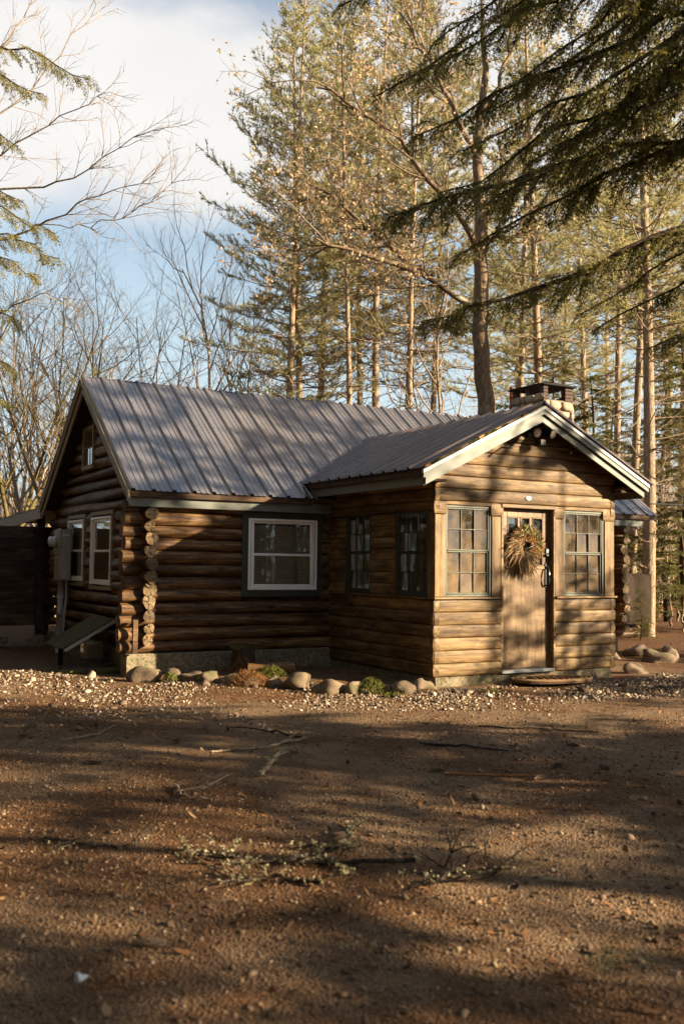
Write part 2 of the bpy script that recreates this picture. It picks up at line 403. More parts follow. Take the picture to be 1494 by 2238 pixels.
M['needle_pine'] = mk_leaf('white_pine_needles', (0.17, 0.16, 0.055), (0.37, 0.335, 0.14), (0.57, 0.50, 0.27), 0.5)
M['needle_dark'] = mk_leaf('dark_conifer_needles', (0.05, 0.05, 0.012), (0.14, 0.13, 0.03), (0.27, 0.235, 0.07), 0.45)
M['needle_hemlock'] = mk_leaf('hemlock_needles', (0.065, 0.064, 0.014), (0.165, 0.148, 0.030), (0.36, 0.30, 0.075), 0.5)
M['oak_leaf'] = mk_leaf('tan_oak_leaves', (0.30, 0.19, 0.10), (0.50, 0.35, 0.20), (0.66, 0.50, 0.32), 0.4)

# ------------------------------------------------------------------ mesh helpers
def mesh_np(name, V, F, mats, mi=None, smooth=False):
    V = np.asarray(V, dtype=np.float32); F = np.asarray(F, dtype=np.int32)
    me = bpy.data.meshes.new(name)
    k = F.shape[1]
    me.vertices.add(len(V)); me.vertices.foreach_set('co', V.ravel())
    me.loops.add(F.size); me.loops.foreach_set('vertex_index', F.ravel())
    me.polygons.add(len(F)); me.polygons.foreach_set('loop_start', np.arange(0, F.size, k, dtype=np.int32))
    try: me.polygons.foreach_set('loop_total', np.full(len(F), k, dtype=np.int32))
    except Exception: pass
    for m in mats: me.materials.append(m)
    if mi is not None: me.polygons.foreach_set('material_index', np.asarray(mi, dtype=np.int32))
    if smooth: me.polygons.foreach_set('use_smooth', np.ones(len(F), dtype=bool))
    me.update(calc_edges=True)
    return me
class MB:
    def __init__(s): s.v = []; s.f = []; s.mi = []; s.sm = []
    def add(s, V, F, mi=0, smooth=False):
        o = len(s.v); s.v.extend([tuple(map(float, p)) for p in V])
        for f in F: s.f.append(tuple(int(i) + o for i in f)); s.mi.append(mi); s.sm.append(smooth)
        return s
    def box(s, x0, x1, y0, y1, z0, z1, mi=0, c=0.004):
        c = min(c, (x1 - x0) / 3, (y1 - y0) / 3, (z1 - z0) / 3)
        ce = np.array([(x0 + x1) / 2, (y0 + y1) / 2, (z0 + z1) / 2]); h = np.array([x1 - x0, y1 - y0, z1 - z0]) / 2
        V = []; idx = {}
        for sx in (-1, 1):
            for sy in (-1, 1):
                for sz in (-1, 1):
                    sg = np.array([sx, sy, sz])
                    for a in range(3):
                        q = sg * (h - c); q[a] = sg[a] * h[a]
                        idx[(sx, sy, sz, a)] = len(V); V.append(ce + q)
        F = []
        def addf(ids):
            P = np.array([V[i] for i in ids]); n = np.cross(P[1] - P[0], P[2] - P[0])
            if np.dot(n, P.mean(0) - ce) < 0: ids = ids[::-1]
            F.append(ids)
        for a in range(3):
            o = [i for i in range(3) if i != a]
            for sg in (-1, 1):
                q = []
                for u, w in ((-1, -1), (1, -1), (1, 1), (-1, 1)):
                    k = [0, 0, 0]; k[a] = sg; k[o[0]] = u; k[o[1]] = w
                    q.append(idx[(*k, a)])
                addf(q)
            for u in (-1, 1):
                for w in (-1, 1):
                    k0 = [0, 0, 0]; k0[a] = -1; k0[o[0]] = u; k0[o[1]] = w
                    k1 = list(k0); k1[a] = 1
                    addf([idx[(*k0, o[0])], idx[(*k1, o[0])], idx[(*k1, o[1])], idx[(*k0, o[1])]])
        for sx in (-1, 1):
            for sy in (-1, 1):
                for sz in (-1, 1): addf([idx[(sx, sy, sz, 0)], idx[(sx, sy, sz, 1)], idx[(sx, sy, sz, 2)]])
        return s.add(V, F, mi)
    def prism(s, poly, a, b, axis=1, mi=0):
        """poly: list of 2-D points in the two axes other than axis, extruded from a to b"""
        o = [i for i in range(3) if i != axis]; V = []
        for w in (a, b):
            for p in poly:
                q = [0, 0, 0]; q[o[0]] = p[0]; q[o[1]] = p[1]; q[axis] = w; V.append(q)
        n = len(poly)
        F = [tuple(range(n))[::-1], tuple(range(n, 2 * n))] + [(i, (i + 1) % n, n + (i + 1) % n, n + i) for i in range(n)]
        return s.add(V, F, mi)
    def tube(s, pts, rad, sides=8, mi=0, cap=True, smooth=True):
        V, F = tube_np(np.array(pts, float), np.array(rad if np.ndim(rad) else [rad] * len(pts), float), sides)
        s.add(V, F, mi, smooth)
        if cap:
            n = len(pts); o = len(s.v) - len(V)
            s.f.append(tuple(o + i for i in range(sides))[::-1]); s.mi.append(mi); s.sm.append(False)
            s.f.append(tuple(o + (n - 1) * sides + i for i in range(sides))); s.mi.append(mi); s.sm.append(False)
        return s
    def mesh(s, name, mats):
        me = bpy.data.meshes.new(name)
        me.from_pydata(s.v, [], s.f)
        for m in mats: me.materials.append(m)
        me.polygons.foreach_set('material_index', s.mi)
        me.polygons.foreach_set('use_smooth', s.sm)
        me.update()
        return me
def tube_np(P, r, sides):
    n = len(P)
    T = np.gradient(P, axis=0); T /= np.linalg.norm(T, axis=1, keepdims=True) + 1e-9
    up = np.array([0, 0, 1.0]) if abs(T[0][2]) < 0.9 else np.array([1.0, 0, 0])
    A = np.cross(T, up); A /= np.linalg.norm(A, axis=1, keepdims=True) + 1e-9
    B = np.cross(T, A)
    th = np.arange(sides) / sides * 2 * math.pi
    V = P[:, None, :] + r[:, None, None] * (np.cos(th)[None, :, None] * A[:, None, :] + np.sin(th)[None, :, None] * B[:, None, :])
    i = np.arange(n - 1)[:, None] * sides; j = np.arange(sides)[None, :]; k = (j + 1) % sides
    F = np.stack([i + j, i + sides + j, i + sides + k, i + k], -1).reshape(-1, 4)
    return V.reshape(-1, 3), F
def tag(o, label=None, cat=None, group=None, kind=None):
    if label: o['label'] = label
    if cat: o['category'] = cat
    if group: o['group'] = group
    if kind: o['kind'] = kind
    return o
def obj(name, me, parent=None, loc=(0, 0, 0), rot=(0, 0, 0)):
    if isinstance(me, tuple): me = me[0].mesh(name, me[1])
    o = bpy.data.objects.new(name, me)
    COL.objects.link(o)
    o.location = loc; o.rotation_euler = rot
    if parent: o.parent = parent
    return o
def empty(name, loc=(0, 0, 0), rz=0.0):
    o = bpy.data.objects.new(name, None); COL.objects.link(o)
    o.location = loc; o.rotation_euler = (0, 0, rz); o.empty_display_size = 0.2
    return o
def copy_tree(o, parent=None):
    c = o.copy(); COL.objects.link(c); c.parent = parent
    for ch in list(o.children): copy_tree(ch, c)
    return c
def at(px, d):
    """ground point seen in image column px (of 1494) at d metres in front of the camera"""
    q = CAM[:2] + d * np.array([math.sin(YAW), math.cos(YAW)]) + (px - 747) / 2179 * d * np.array([math.cos(YAW), -math.sin(YAW)])
    return np.array([q[0], q[1], 0.0])
def world(px, py, d):
    return CAM + d * (FWD + R2 * (px - 747) / 2179 - U2 * (py - 1119) / 2179)

# ------------------------------------------------------------------ ground
def vnoise(x, y, seed=0):
    """smooth value noise on arrays"""
    g = np.random.default_rng(seed).random((64, 64))
    xi = np.floor(x).astype(int); yi = np.floor(y).astype(int); fx = x - xi; fy = y - yi
    fx = fx * fx * (3 - 2 * fx); fy = fy * fy * (3 - 2 * fy)
    G = lambda a, b: g[a % 64, b % 64]
    return (G(xi, yi) * (1 - fx) + G(xi + 1, yi) * fx) * (1 - fy) + (G(xi, yi + 1) * (1 - fx) + G(xi + 1, yi + 1) * fx) * fy
def ground_z(x, y):
    x = np.asarray(x, float); y = np.asarray(y, float)
    z = (vnoise(x * 0.7, y * 0.7, 1) - 0.5) * 0.05 + (vnoise(x * 2.5, y * 2.5, 2) - 0.5) * 0.018
    d = np.hypot(x + 2, y)
    z = z + np.clip((d - 16) / 30, 0, 1) * (vnoise(x * 0.08, y * 0.08, 3) - 0.3) * 1.2
    # the needle bed against the cabin is heaped a little
    z = z + 0.05 * np.clip(1 - np.abs(x + 1.2) / 1.7, 0, 1) ** 0.5 * np.clip((y - 0.2 + (x + 1.2) * 0.0) / 1.2, 0, 1) * (y < 3)
    return z
gx = np.concatenate([-np.geomspace(400, 13, 26), np.linspace(-12, 8, 150), np.geomspace(9, 400, 28)])
gy = np.concatenate([-np.geomspace(400, 13, 24), np.linspace(-12, 9, 160), np.geomspace(10, 400, 28)])
X, Y = np.meshgrid(gx, gy, indexing='ij')
Vg = np.stack([X, Y, ground_z(X, Y)], -1).reshape(-1, 3)
ny = len(gy)
i, j = np.meshgrid(np.arange(len(gx) - 1), np.arange(ny - 1), indexing='ij')
Fg = np.stack([i * ny + j, (i + 1) * ny + j, (i + 1) * ny + j + 1, i * ny + j + 1], -1).reshape(-1, 4)
g = obj('ground', mesh_np('ground', Vg, Fg, [M['ground']], smooth=True))
tag(g, kind='structure')

ICO_V = None
def blob(seed, sub=2, amp=0.25, freq=1.6, flat=1.0):
    """an irregular stone of unit radius"""
    import bmesh
    bm = bmesh.new(); bmesh.ops.create_icosphere(bm, subdivisions=sub, radius=1.0)
    V = np.array([v.co[:] for v in bm.verts]); F = np.array([[v.index for v in f.verts] for f in bm.faces]); bm.free()
    r = np.random.default_rng(seed)
    D = np.zeros(len(V))
    for k in range(5):
        w = r.normal(size=3) * freq * (1 + 0.5 * k); D += np.sin(V @ w + r.random() * 6) * amp / (1 + k * 0.7)
    for k in range(7):   # worn facets
        n = r.normal(size=3); n /= np.linalg.norm(n); h = 0.58 + 0.28 * r.random()
        q = V @ n; V = V - np.clip(q - h, 0, 1)[:, None] * n * 0.9
    V = V * (1 + D * 0.5)[:, None]
    V[:, 2] *= flat
    return V, F

def in_cabin(x, y):
    return ((x > -0.03) & (x < 2.98) & (y > -0.03) & (y < 3)) | ((x > -2.85) & (x < 5.7) & (y > 2.5) & (y < 7.4))
def scatter(n, fn, seed):
    r = np.random.default_rng(seed); out = np.zeros((0, 2))
    while len(out) < n:
        p = fn(r, n)
        p = p[~in_cabin(p[:, 0], p[:, 1])]
        out = np.vstack([out, p])
    return out[:n], r
def pieces(protos, P, r, size, tilt=0.3, sink=0.35):
    """many small loose pieces, each turned and scaled its own way"""
    VV = []; FF = []; off = 0
    k = r.integers(0, len(protos), len(P))
    z = ground_z(P[:, 0], P[:, 1])
    for q, (V, F) in enumerate(protos):
        idx = np.where(k == q)[0]; m = len(idx)
        if not m: continue
        a = r.random(m) * 2 * math.pi; s = size[idx]; t1 = r.normal(0, tilt, m); t2 = r.normal(0, tilt, m)
        sx = s * r.uniform(0.8, 1.4, m); sy = s * r.uniform(0.7, 1.1, m); sz = s * r.uniform(0.5, 0.9, m)
        W = V[None] * np.stack([sx, sy, sz], -1)[:, None, :]
        c, sn = np.cos(a)[:, None], np.sin(a)[:, None]
        x = W[..., 0] * c - W[..., 1] * sn; y = W[..., 0] * sn + W[..., 1] * c
        zz = W[..., 2] + x * t1[:, None] + y * t2[:, None]
        W = np.stack([x + P[idx, 0][:, None], y + P[idx, 1][:, None], zz + (z[idx] + sz * sink)[:, None]], -1)
        VV.append(W.reshape(-1, 3)); FF.append((F[None] + (np.arange(m) * len(V))[:, None, None] + off).reshape(-1, F.shape[1])); off += m * len(V)
    return np.vstack(VV), np.vstack(FF)
CF = np.array([math.sin(YAW), math.cos(YAW)]); CR = np.array([math.cos(YAW), -math.sin(YAW)])
def view_fan(r, n, d0=2.6, d1=11.5, p=1.0):
    d = d0 + (d1 - d0) * r.random(n) ** p
    u = r.uniform(-0.40, 0.40, n) * d
    return CAM[:2] + d[:, None] * CF + u[:, None] * CR
peb = [blob(s, 1, 0.3, 1.2, 0.85) for s in range(5)]
def chip(seed):
    q = np.random.default_rng(seed)
    V = np.array([(x, y, z) for x in (-1, 1) for y in (-1, 1) for z in (-1, 1)], float) * [1, 0.8, 0.6] + q.normal(0, 0.22, (8, 3))
    V = np.vstack([V, [[0, 0, 0.75], [1.15, 0, 0], [-1.1, 0.1, 0]]])
    F = np.array([[0, 1, 10], [1, 3, 10], [3, 2, 10], [2, 0, 10], [4, 9, 5], [5, 9, 7], [7, 9, 6], [6, 9, 4], [0, 4, 5], [0, 5, 1], [2, 3, 7], [2, 7, 6], [1, 5, 8], [5, 7, 8], [7, 3, 8], [3, 1, 8]])
    return V * 0.9, F
chips = [chip(s) for s in range(6)]
# small gravel over the whole yard
P1, r1 = scatter(26000, lambda r, n: view_fan(r, n, 2.6, 11.5, 0.8), 11)
keep = vnoise(P1[:, 0] * 0.8, P1[:, 1] * 0.8, 5) + 0.4 * vnoise(P1[:, 0] * 3, P1[:, 1] * 3, 6) > 0.40
P1 = P1[keep]
V, F = pieces(peb, P1, r1, np.exp(r1.normal(math.log(0.0058), 0.42, len(P1))))
tag(obj('gravel', mesh_np('gravel', V, F, [M['pebble']])), 'fine brown gravel scattered over the yard', 'gravel', kind='stuff')
# coarse pale stone chips in front of the cabin
def band(r, n):
    t = r.random(n); x = -7.5 + 12.0 * t
    y0 = np.where(x < -2.9, 2.2 - (x + 2.9) * 1.2, np.where(x < 0, 1.65 - (x + 2.9) * 0.62, -0.35 + 0.03 * x))
    w = np.where(x < -2.9, 2.6, np.where(x < 0, 1.3, 0.85))
    return np.stack([x, y0 + 0.05 - r.random(n) ** 1.7 * w * 1.7 + (vnoise(x * 2.2, x * 0 + 0.5, 23) - 0.5) * 0.35], -1)
P2, r2 = scatter(19000, band, 12)
thin = vnoise(P2[:, 0] * 1.6, P2[:, 1] * 1.6, 17) * 0.75 + r2.random(len(P2)) * 0.5
P2 = P2[(thin > 0.58) & (((P2[:, 0] - 1.52) / 0.6) ** 2 + ((P2[:, 1] + 0.36) / 0.36) ** 2 > 1)]
V, F = pieces(chips, P2, r2, np.exp(r2.normal(math.log(0.0105), 0.42, len(P2))), 0.4, 0.35)
M['chips'] = mk_islands('pale_stone_chip', [(0.0, (0.085, 0.055, 0.034)), (0.5, (0.20, 0.145, 0.098)), (0.85, (0.33, 0.255, 0.18)), (1.0, (0.50, 0.42, 0.33))])
tag(obj('stone_chips', mesh_np('stone_chips', V, F, [M['chips']])), 'coarse pale stone chips spread along the cabin front', 'gravel', kind='stuff')
# fallen leaves, bark flakes and bits
leafV = np.array([[-1, 0, 0.1], [-0.4, 0.45, 0.0], [0.5, 0.35, 0.12], [1.1, 0, 0.3], [0.5, -0.4, 0.05], [-0.4, -0.42, 0.15], [0, 0, -0.05]], float)
leafF = np.array([[6, 0, 5], [6, 1, 0], [6, 2, 1], [6, 3, 2], [6, 4, 3], [6, 5, 4]])
barkV = np.array([[-1.4, -0.18, 0], [1.4, -0.1, 0.1], [1.3, 0.15, 0.1], [-1.3, 0.2, 0.0], [0, 0.0, 0.22]], float); barkF = np.array([[0, 1, 4], [1, 2, 4], [2, 3, 4], [3, 0, 4]])
def litter_fn(r, n):
    a = view_fan(r, n // 2, 2.6, 13, 0.8)
    b = np.stack([r.uniform(-2.7, 0.0, n // 4), r.uniform(-0.1, 2.6, n // 4)], -1)
    c = np.stack([r.uniform(2.9, 12, n // 4), r.uniform(-1, 9, n // 4)], -1)
    d = np.stack([r.uniform(-7, -2.6, n // 4), r.uniform(2.0, 9, n // 4)], -1)
    return np.vstack([a, b, c, d])
P3, r3 = scatter(15000, litter_fn, 13)
V1, F1 = pieces([(leafV, leafF)], P3[:7000], r3, np.exp(r3.normal(math.log(0.0115), 0.4, 7000)), 0.35, 0.5)
V2, F2 = pieces([(barkV, barkF)], P3[7000:], r3, np.exp(r3.normal(math.log(0.012), 0.45, 8000)), 0.2, 0.4)
tag(obj('leaf_litter', mesh_np('leaf_litter', np.vstack([V1, V2]), np.vstack([F1, F2 + len(V1)]), [M['litter']])), 'brown fallen leaves and bark bits strewn on the ground', 'leaf litter', kind='stuff')
# fallen pine needles
def needles(P, r, ln, w):
    n = len(P); a = r.random(n) * 6.28; z = ground_z(P[:, 0], P[:, 1]) + 0.006 + r.random(n) * 0.012
    d = np.stack([np.cos(a), np.sin(a), r.normal(0, 0.08, n)], -1) * ln[:, None]
    s = np.stack([-np.sin(a), np.cos(a), np.zeros(n)], -1) * w
    p = np.column_stack([P, z])
    V = np.stack([p - d / 2 - s, p - d / 2 + s, p + d / 2], 1).reshape(-1, 3)
    return V, np.arange(3 * n).reshape(-1, 3)
P4, r4 = scatter(30000, litter_fn, 14)
kk = vnoise(P4[:, 0] * 1.3, P4[:, 1] * 1.3, 8) > 0.42
P4 = P4[kk]
V, F = needles(P4, r4, r4.uniform(0.05, 0.11, len(P4)), 0.0016)
M['needle_dead'] = mk_islands('fallen_pine_needles', [(0.0, (0.10, 0.045, 0.016)), (0.6, (0.25, 0.11, 0.036)), (1.0, (0.36, 0.19, 0.07))])
tag(obj('fallen_needles', mesh_np('fallen_needles', V, F, [M['needle_dead']])), 'rust brown pine needles carpeting the ground', 'pine needles', kind='stuff')
# ------------------------------------------------------------------ the log cabin
Wp, Dp = 2.944, 2.605                       # porch width and depth
GX = -2.69                                   # left gable wall axis
RX = 5.55                                    # right gable wall axis
YE, ZE, YR, ZR = 2.447, 2.389, 4.857, 4.194  # main eave and ridge
XL, XR = -3.01, 6.43                         # main roof ends
YB = 2 * YR - YE
SLM = (ZR - ZE) / (YR - YE)
PE, PZE, PZR, PX = -0.353, 2.576, 3.48, Wp / 2   # porch eave, ridge
SLP = (PZR - PZE) / (PX - PE)
cabin = empty('log_cabin')
tag(cabin, 'brown log cabin with ribbed metal roofs and a gabled entry porch', 'cabin')

def log_mesh(Ln, r, seed, sides=16, bow=0.012, rough=0.05, taper=0.06):
    q = np.random.default_rng(seed)
    n = max(5, int(Ln / 0.16) + 1)
    t = np.linspace(0, 1, n); th = np.arange(sides) / sides * 2 * math.pi
    ph = q.random(6) * 6.28
    P = np.stack([t * Ln, bow * np.sin(t * 3.1 * max(1, Ln / 2) + ph[0]), bow * 0.7 * np.sin(t * 2.3 * max(1, Ln / 2) + ph[1])], -1)
    rad = r * (1 + taper * (t - 0.5) * (1 if q.random() < 0.5 else -1))[:, None] * (1 + rough * np.sin(t[:, None] * Ln * 3.1 + 2 * th + ph[2]) * 0.5 + rough * 0.6 * np.sin(3 * th + ph[3] + t[:, None] * Ln * 1.3)
           + 0.012 * q.normal(size=(n, sides)))
    V = np.stack([np.repeat(P[:, 0:1], sides, 1), P[:, 1:2] + rad * np.cos(th), P[:, 2:3] + rad * np.sin(th)], -1)
    V[0, :, 0] += q.normal(0, 0.006, sides); V[-1, :, 0] += q.normal(0, 0.006, sides)
    i = np.arange(n - 1)[:, None] * sides; j = np.arange(sides)[None]; k = (j + 1) % sides
    F = np.stack([i + j, i + sides + j, i + sides + k, i + k], -1).reshape(-1, 4)
    mb = MB(); mb.add(V.reshape(-1, 3), F[:, ::-1], 0, True)
    for e, (s, rev) in enumerate(((0, True), (n - 1, False))):
        ring = V[s]; c = ring.mean(0); inner = c + (ring - c) * 0.5; dx = 0.006 if s else -0.006
        o = np.vstack([ring, inner + [dx, 0, 0], [c + [dx * 1.3, 0, 0]]])
        F2 = [(a, (a + 1) % sides, sides + (a + 1) % sides, sides + a) for a in range(sides)] + [(sides + a, sides + (a + 1) % sides, 2 * sides) for a in range(sides)]
        mb.add(o, F2 if not rev else [f[::-1] for f in F2], 1)
    return mb
LOGN = [100]
def log_x(x0, x1, y, z, r=0.088, name='log', **kw):
    LOGN[0] += 1
    return obj(name, (log_mesh(x1 - x0, r, LOGN[0], **kw), [M['old_log'], M['log_end']]), cabin, (x0, y, z))
def log_y(y0, y1, x, z, r=0.088, name='log', **kw):
    LOGN[0] += 1
    return obj(name, (log_mesh(y1 - y0, r, LOGN[0], **kw), [M['old_log'], M['log_end']]), cabin, (x, y0, z), (0, 0, math.pi / 2))

H = 0.1645
rr = np.random.default_rng(3)
# front wall of the main house: round logs, cut round the white window
for c in range(12):
    z = 0.28 + H / 2 + H * c
    r = 0.087 * rr.uniform(0.95, 1.05)
    ends = XL + rr.uniform(-0.03, 0.03)
    if 1.0 < z + 0.07 and z - 0.07 < 2.13:
        log_x(ends, -1.355, Dp + 0.07, z, r, rough=0.08, bow=0.016); log_x(-0.117, 0.01, Dp + 0.07, z, r)
        log_x(Wp, 5.72, Dp + 0.07, z, r)
    else:
        log_x(ends, 5.72 + rr.uniform(-0.03, 0.03), Dp + 0.07, z, r)
# gable wall logs, their round ends crossing the front wall
def gable_top(z): return YR - (ZR - 0.16 - z) / SLM, YR + (ZR - 0.16 - z) / SLM
zz = 0.28 + H
for c in range(24):
    z = 0.28 + H * (c + 0.98)
    if z > 4.0: break
    r = 0.085 * rr.uniform(0.74, 1.1)
    a, b = 2.47 + rr.uniform(-0.07, 0.05), 7.45
    if z > 2.2:
        t0, t1 = gable_top(z + 0.05); a, b = max(2.62, t0), min(7.4, t1)
    holes = []
    if 1.05 < z + 0.06 and z - 0.06 < 2.18: holes = [(3.86, 4.97), (5.26, 6.29)]
    if 2.86 < z + 0.06 and z - 0.06 < 3.50: holes = [(4.88, 5.50)]
    s = a
    for h0, h1 in holes + [(b, b)]:
        if h0 - s > 0.1: log_y(s, h0, GX, z, r, rough=0.12)
        s = h1
    if z < 2.2: log_y(2.34 + rr.uniform(-0.04, 0.04), 7.3, RX, z, r * 0.95)
# upright log scrap and filler board in the corner under the log ends
obj('corner_board', (MB().box(-0.035, 0.035, -0.02, 0.02, 0, 0.42, 0, 0.006), [M['old_log']]), cabin, (-2.86, 2.50, 0.30))

# hidden lining that closes the log walls, and the foundation
def part(name, mb, *mats, loc=(0, 0, 0), rot=(0, 0, 0), parent=None):
    return obj(name, (mb, [M[m] for m in mats]), parent or cabin, loc, rot)
b = MB()
b.box(GX + 0.02, RX, Dp + 0.11, Dp + 0.15, 0.2, 2.35); b.box(GX + 0.05, GX + 0.09, Dp + 0.15, 7.3, 0.2, 2.35); b.box(RX - 0.06, RX - 0.02, Dp + 0.15, 7.3, 0.2, 2.35); b.box(GX + 0.09, RX - 0.06, 7.26, 7.3, 0.2, 2.35)
b.prism([(2.75, 2.352), (6.96, 2.352), (YR, 3.98)], GX + 0.05, GX + 0.09, 0); b.prism([(2.75, 2.352), (6.96, 2.352), (YR, 3.98)], RX - 0.06, RX - 0.02, 0)
part('wall_lining', b, 'board')
b = MB(); b.box(GX - 0.26, RX + 0.05, Dp - 0.03, Dp + 0.20, -0.4, 0.278, 0, 0.015); b.box(GX - 0.12, GX + 0.16, Dp + 0.202, 7.3, -0.4, 0.278, 0, 0.015)
part('foundation', b, 'concrete')
b = MB(); b.box(0.03, Wp - 0.03, 0.03, Dp - 0.04, -0.4, 0.118, 0, 0.015)
part('porch_foundation', b, 'concrete')

# ---- ribbed metal roofing: one sheet covers three ribs
PIT = 0.275
def sheet_mesh(length, ribs=3):
    prof = []
    for k in range(ribs):
        u = k * PIT
        prof += [(u - 0.034, 0.0), (u - 0.018, 0.032), (u + 0.018, 0.032), (u + 0.034, 0.0)]
        for mnr in (0.37, 0.66):
            w = u + PIT * mnr; prof += [(w - 0.011, 0.0), (w - 0.005, 0.008), (w + 0.005, 0.008), (w + 0.011, 0.0)]
    prof += [(ribs * PIT - 0.034, 0.0)]
    P = np.array(prof); n = len(P)
    V = np.vstack([np.column_stack([P[:, 0], np.full(n, v), P[:, 1]]) for v in (0, length * 0.5, length)])
    Vb = V.copy(); Vb[:, 2] -= 0.003
    F = [(r_ * n + a, r_ * n + a + 1, (r_ + 1) * n + a + 1, (r_ + 1) * n + a) for r_ in (0, 1) for a in range(n - 1)]
    m = 3 * n
    F += [tuple(m + q for q in f[::-1]) for f in F]
    F += [(m + a, m + a + 1, a + 1, a) for a in range(n - 1)] + [(2 * n + a, 2 * n + a + 1, m + 2 * n + a + 1, m + 2 * n + a) for a in range(n - 1)]
    mb = MB(); mb.add(np.vstack([V, Vb]), F, 0)
    return mb
def slope_frame(o, u, v):
    u = Vector(u).normalized(); v = Vector(v).normalized(); w = u.cross(v)
    return Matrix(((u.x, v.x, w.x, o[0]), (u.y, v.y, w.y, o[1]), (u.z, v.z, w.z, o[2]), (0, 0, 0, 1)))
def roof_side(origin, u, v, width, length, first=0.02, rm='roof'):
    fr = slope_frame(origin, u, v)
    me = sheet_mesh(length).mesh('roof_sheet', [M[rm]])
    n = int(math.ceil((width - 0.02) / (3 * PIT)))
    for k in range(n):
        ribs = 3
        left = width - k * 3 * PIT
        if left < 3 * PIT: ribs = max(1, int(left / PIT))
        o = obj('roof_sheet', me if ribs == 3 else (sheet_mesh(length, ribs), [M[rm]]), cabin)
        o.matrix_world = fr @ Matrix.Translation((first + k * 3 * PIT + 0.034, 0, 0.001 * (k % 2)))
    # screws along the ribs
    V = []; F = []
    hexa = [(math.cos(a), math.sin(a)) for a in np.arange(6) / 6 * 6.283]
    for rix in range(int(width / PIT) + 1):
        for vv in np.arange(0.12, length, 0.55):
            u0 = first + 0.034 + rix * PIT; o_ = len(V)
            if u0 > width: continue
            V += [(u0 + 0.009 * c, vv + 0.009 * s, 0.032) for c, s in hexa] + [(u0, vv, 0.043)]
            F += [(o_ + a, o_ + (a + 1) % 6, o_ + 6) for a in range(6)]
    mb = MB(); mb.add(V, F)
    o = obj('roof_screws', (mb, [M['black']]), cabin); o.matrix_world = fr; o['kind'] = 'stuff'
LM = math.hypot(YR - YE, ZR - ZE) + 0.02
roof_side((XL, YE - 0.03, ZE - 0.03 * SLM), (1, 0, 0), (0, 1, SLM), XR - XL, LM + 0.03)
roof_side((XR, YB + 0.03, ZE - 0.03 * SLM), (-1, 0, 0), (0, -1, SLM), XR - XL, LM + 0.03)
LP = math.hypot(PX - PE, PZR - PZE) + 0.01
PF = -0.269                                   # front edge of the porch roof
PB = YE + (PZR - ZE) / SLM + 0.25             # runs back under the main roof
roof_side((PE - 0.04, PB, PZE - 0.04 * SLP + 0.03), (0, -1, 0), (1, 0, SLP), PB - PF - 0.02, LP + 0.04, 0.0, 'porch_roof')
roof_side((Wp - PE + 0.04 + 0.06, PF - 0.02, PZE - 0.1 * SLP + 0.03), (0, 1, 0), (-1, 0, SLP), PB - PF, LP + 0.1, 0.0, 'porch_roof')
# ridge caps
b = MB(); b.prism([(YR - 0.13, ZR - 0.13 * SLM + 0.03), (YR, ZR + 0.036), (YR + 0.13, ZR - 0.13 * SLM + 0.03), (YR + 0.13, ZR - 0.13 * SLM + 0.018), (YR, ZR + 0.022), (YR - 0.13, ZR - 0.13 * SLM + 0.018)], XL - 0.01, XR + 0.01, 0)
# roof decks
def deck_main(sgn):
    y0, y1 = (YE, YR) if sgn > 0 else (YB, YR)
    n = 0.045
    return [(y0, ZE - 0.02), (y1, ZR - 0.02), (y1, ZR - 0.02 - n * 1.25), (y0, ZE - 0.02 - n * 1.25)]
for sg in (1, -1):
    b = MB(); b.prism(deck_main(sg) if sg > 0 else deck_main(sg)[::-1], XL + 0.02, XR - 0.02, 0); part('roof_deck', b, 'deck')
for sg in (1, -1):
    xe = PE if sg > 0 else Wp - PE
    b = MB(); b.prism([(xe, PZE + 0.012), (PX, PZR + 0.012), (PX, PZR - 0.045), (xe, PZE - 0.045)][::sg], PF + 0.03, PB - 0.3 if sg > 0 else 2.6, 1); part('roof_deck', b, 'deck')
# eave boards
def board_box(name, mat, *bx, c=0.004): b = MB(); b.box(*bx, 0, c); return part(name, b, mat)
board_box('eave_board', 'board', XL + 0.03, PE - 0.02, YE - 0.004, YE + 0.03, ZE - 0.105, ZE - 0.025)
board_box('fascia', 'sage', XL + 0.03, -0.02, YE + 0.045, YE + 0.075, ZE - 0.225, ZE - 0.085)
board_box('soffit', 'board', XL + 0.06, -0.03, YE + 0.077, Dp + 0.06, ZE - 0.16, ZE - 0.13)
board_box('eave_board', 'board', Wp - PE + 0.02, XR - 0.03, YE - 0.004, YE + 0.03, ZE - 0.105, ZE - 0.025)
board_box('fascia', 'sage', Wp + 0.03, XR - 0.32, YE + 0.045, YE + 0.075, ZE - 0.225, ZE - 0.085)
board_box('eave_board', 'board', PE - 0.012, PE + 0.02, PF + 0.035, Dp - 0.1, PZE - 0.075, PZE + 0.005)
board_box('fascia', 'sage', PE + 0.03, PE + 0.06, PF + 0.06, Dp + 0.05, PZE - 0.185, PZE - 0.05)
board_box('fascia', 'sage', Wp - PE - 0.06, Wp - PE - 0.03, PF + 0.06, Dp + 0.05, PZE - 0.185, PZE - 0.05)
board_box('soffit', 'board', PE + 0.062, 0.05, PF + 0.1, Dp, PZE - 0.12, PZE - 0.09)
board_box('soffit', 'board', Wp - 0.05, Wp - PE - 0.062, PF + 0.1, Dp, PZE - 0.12, PZE - 0.09)
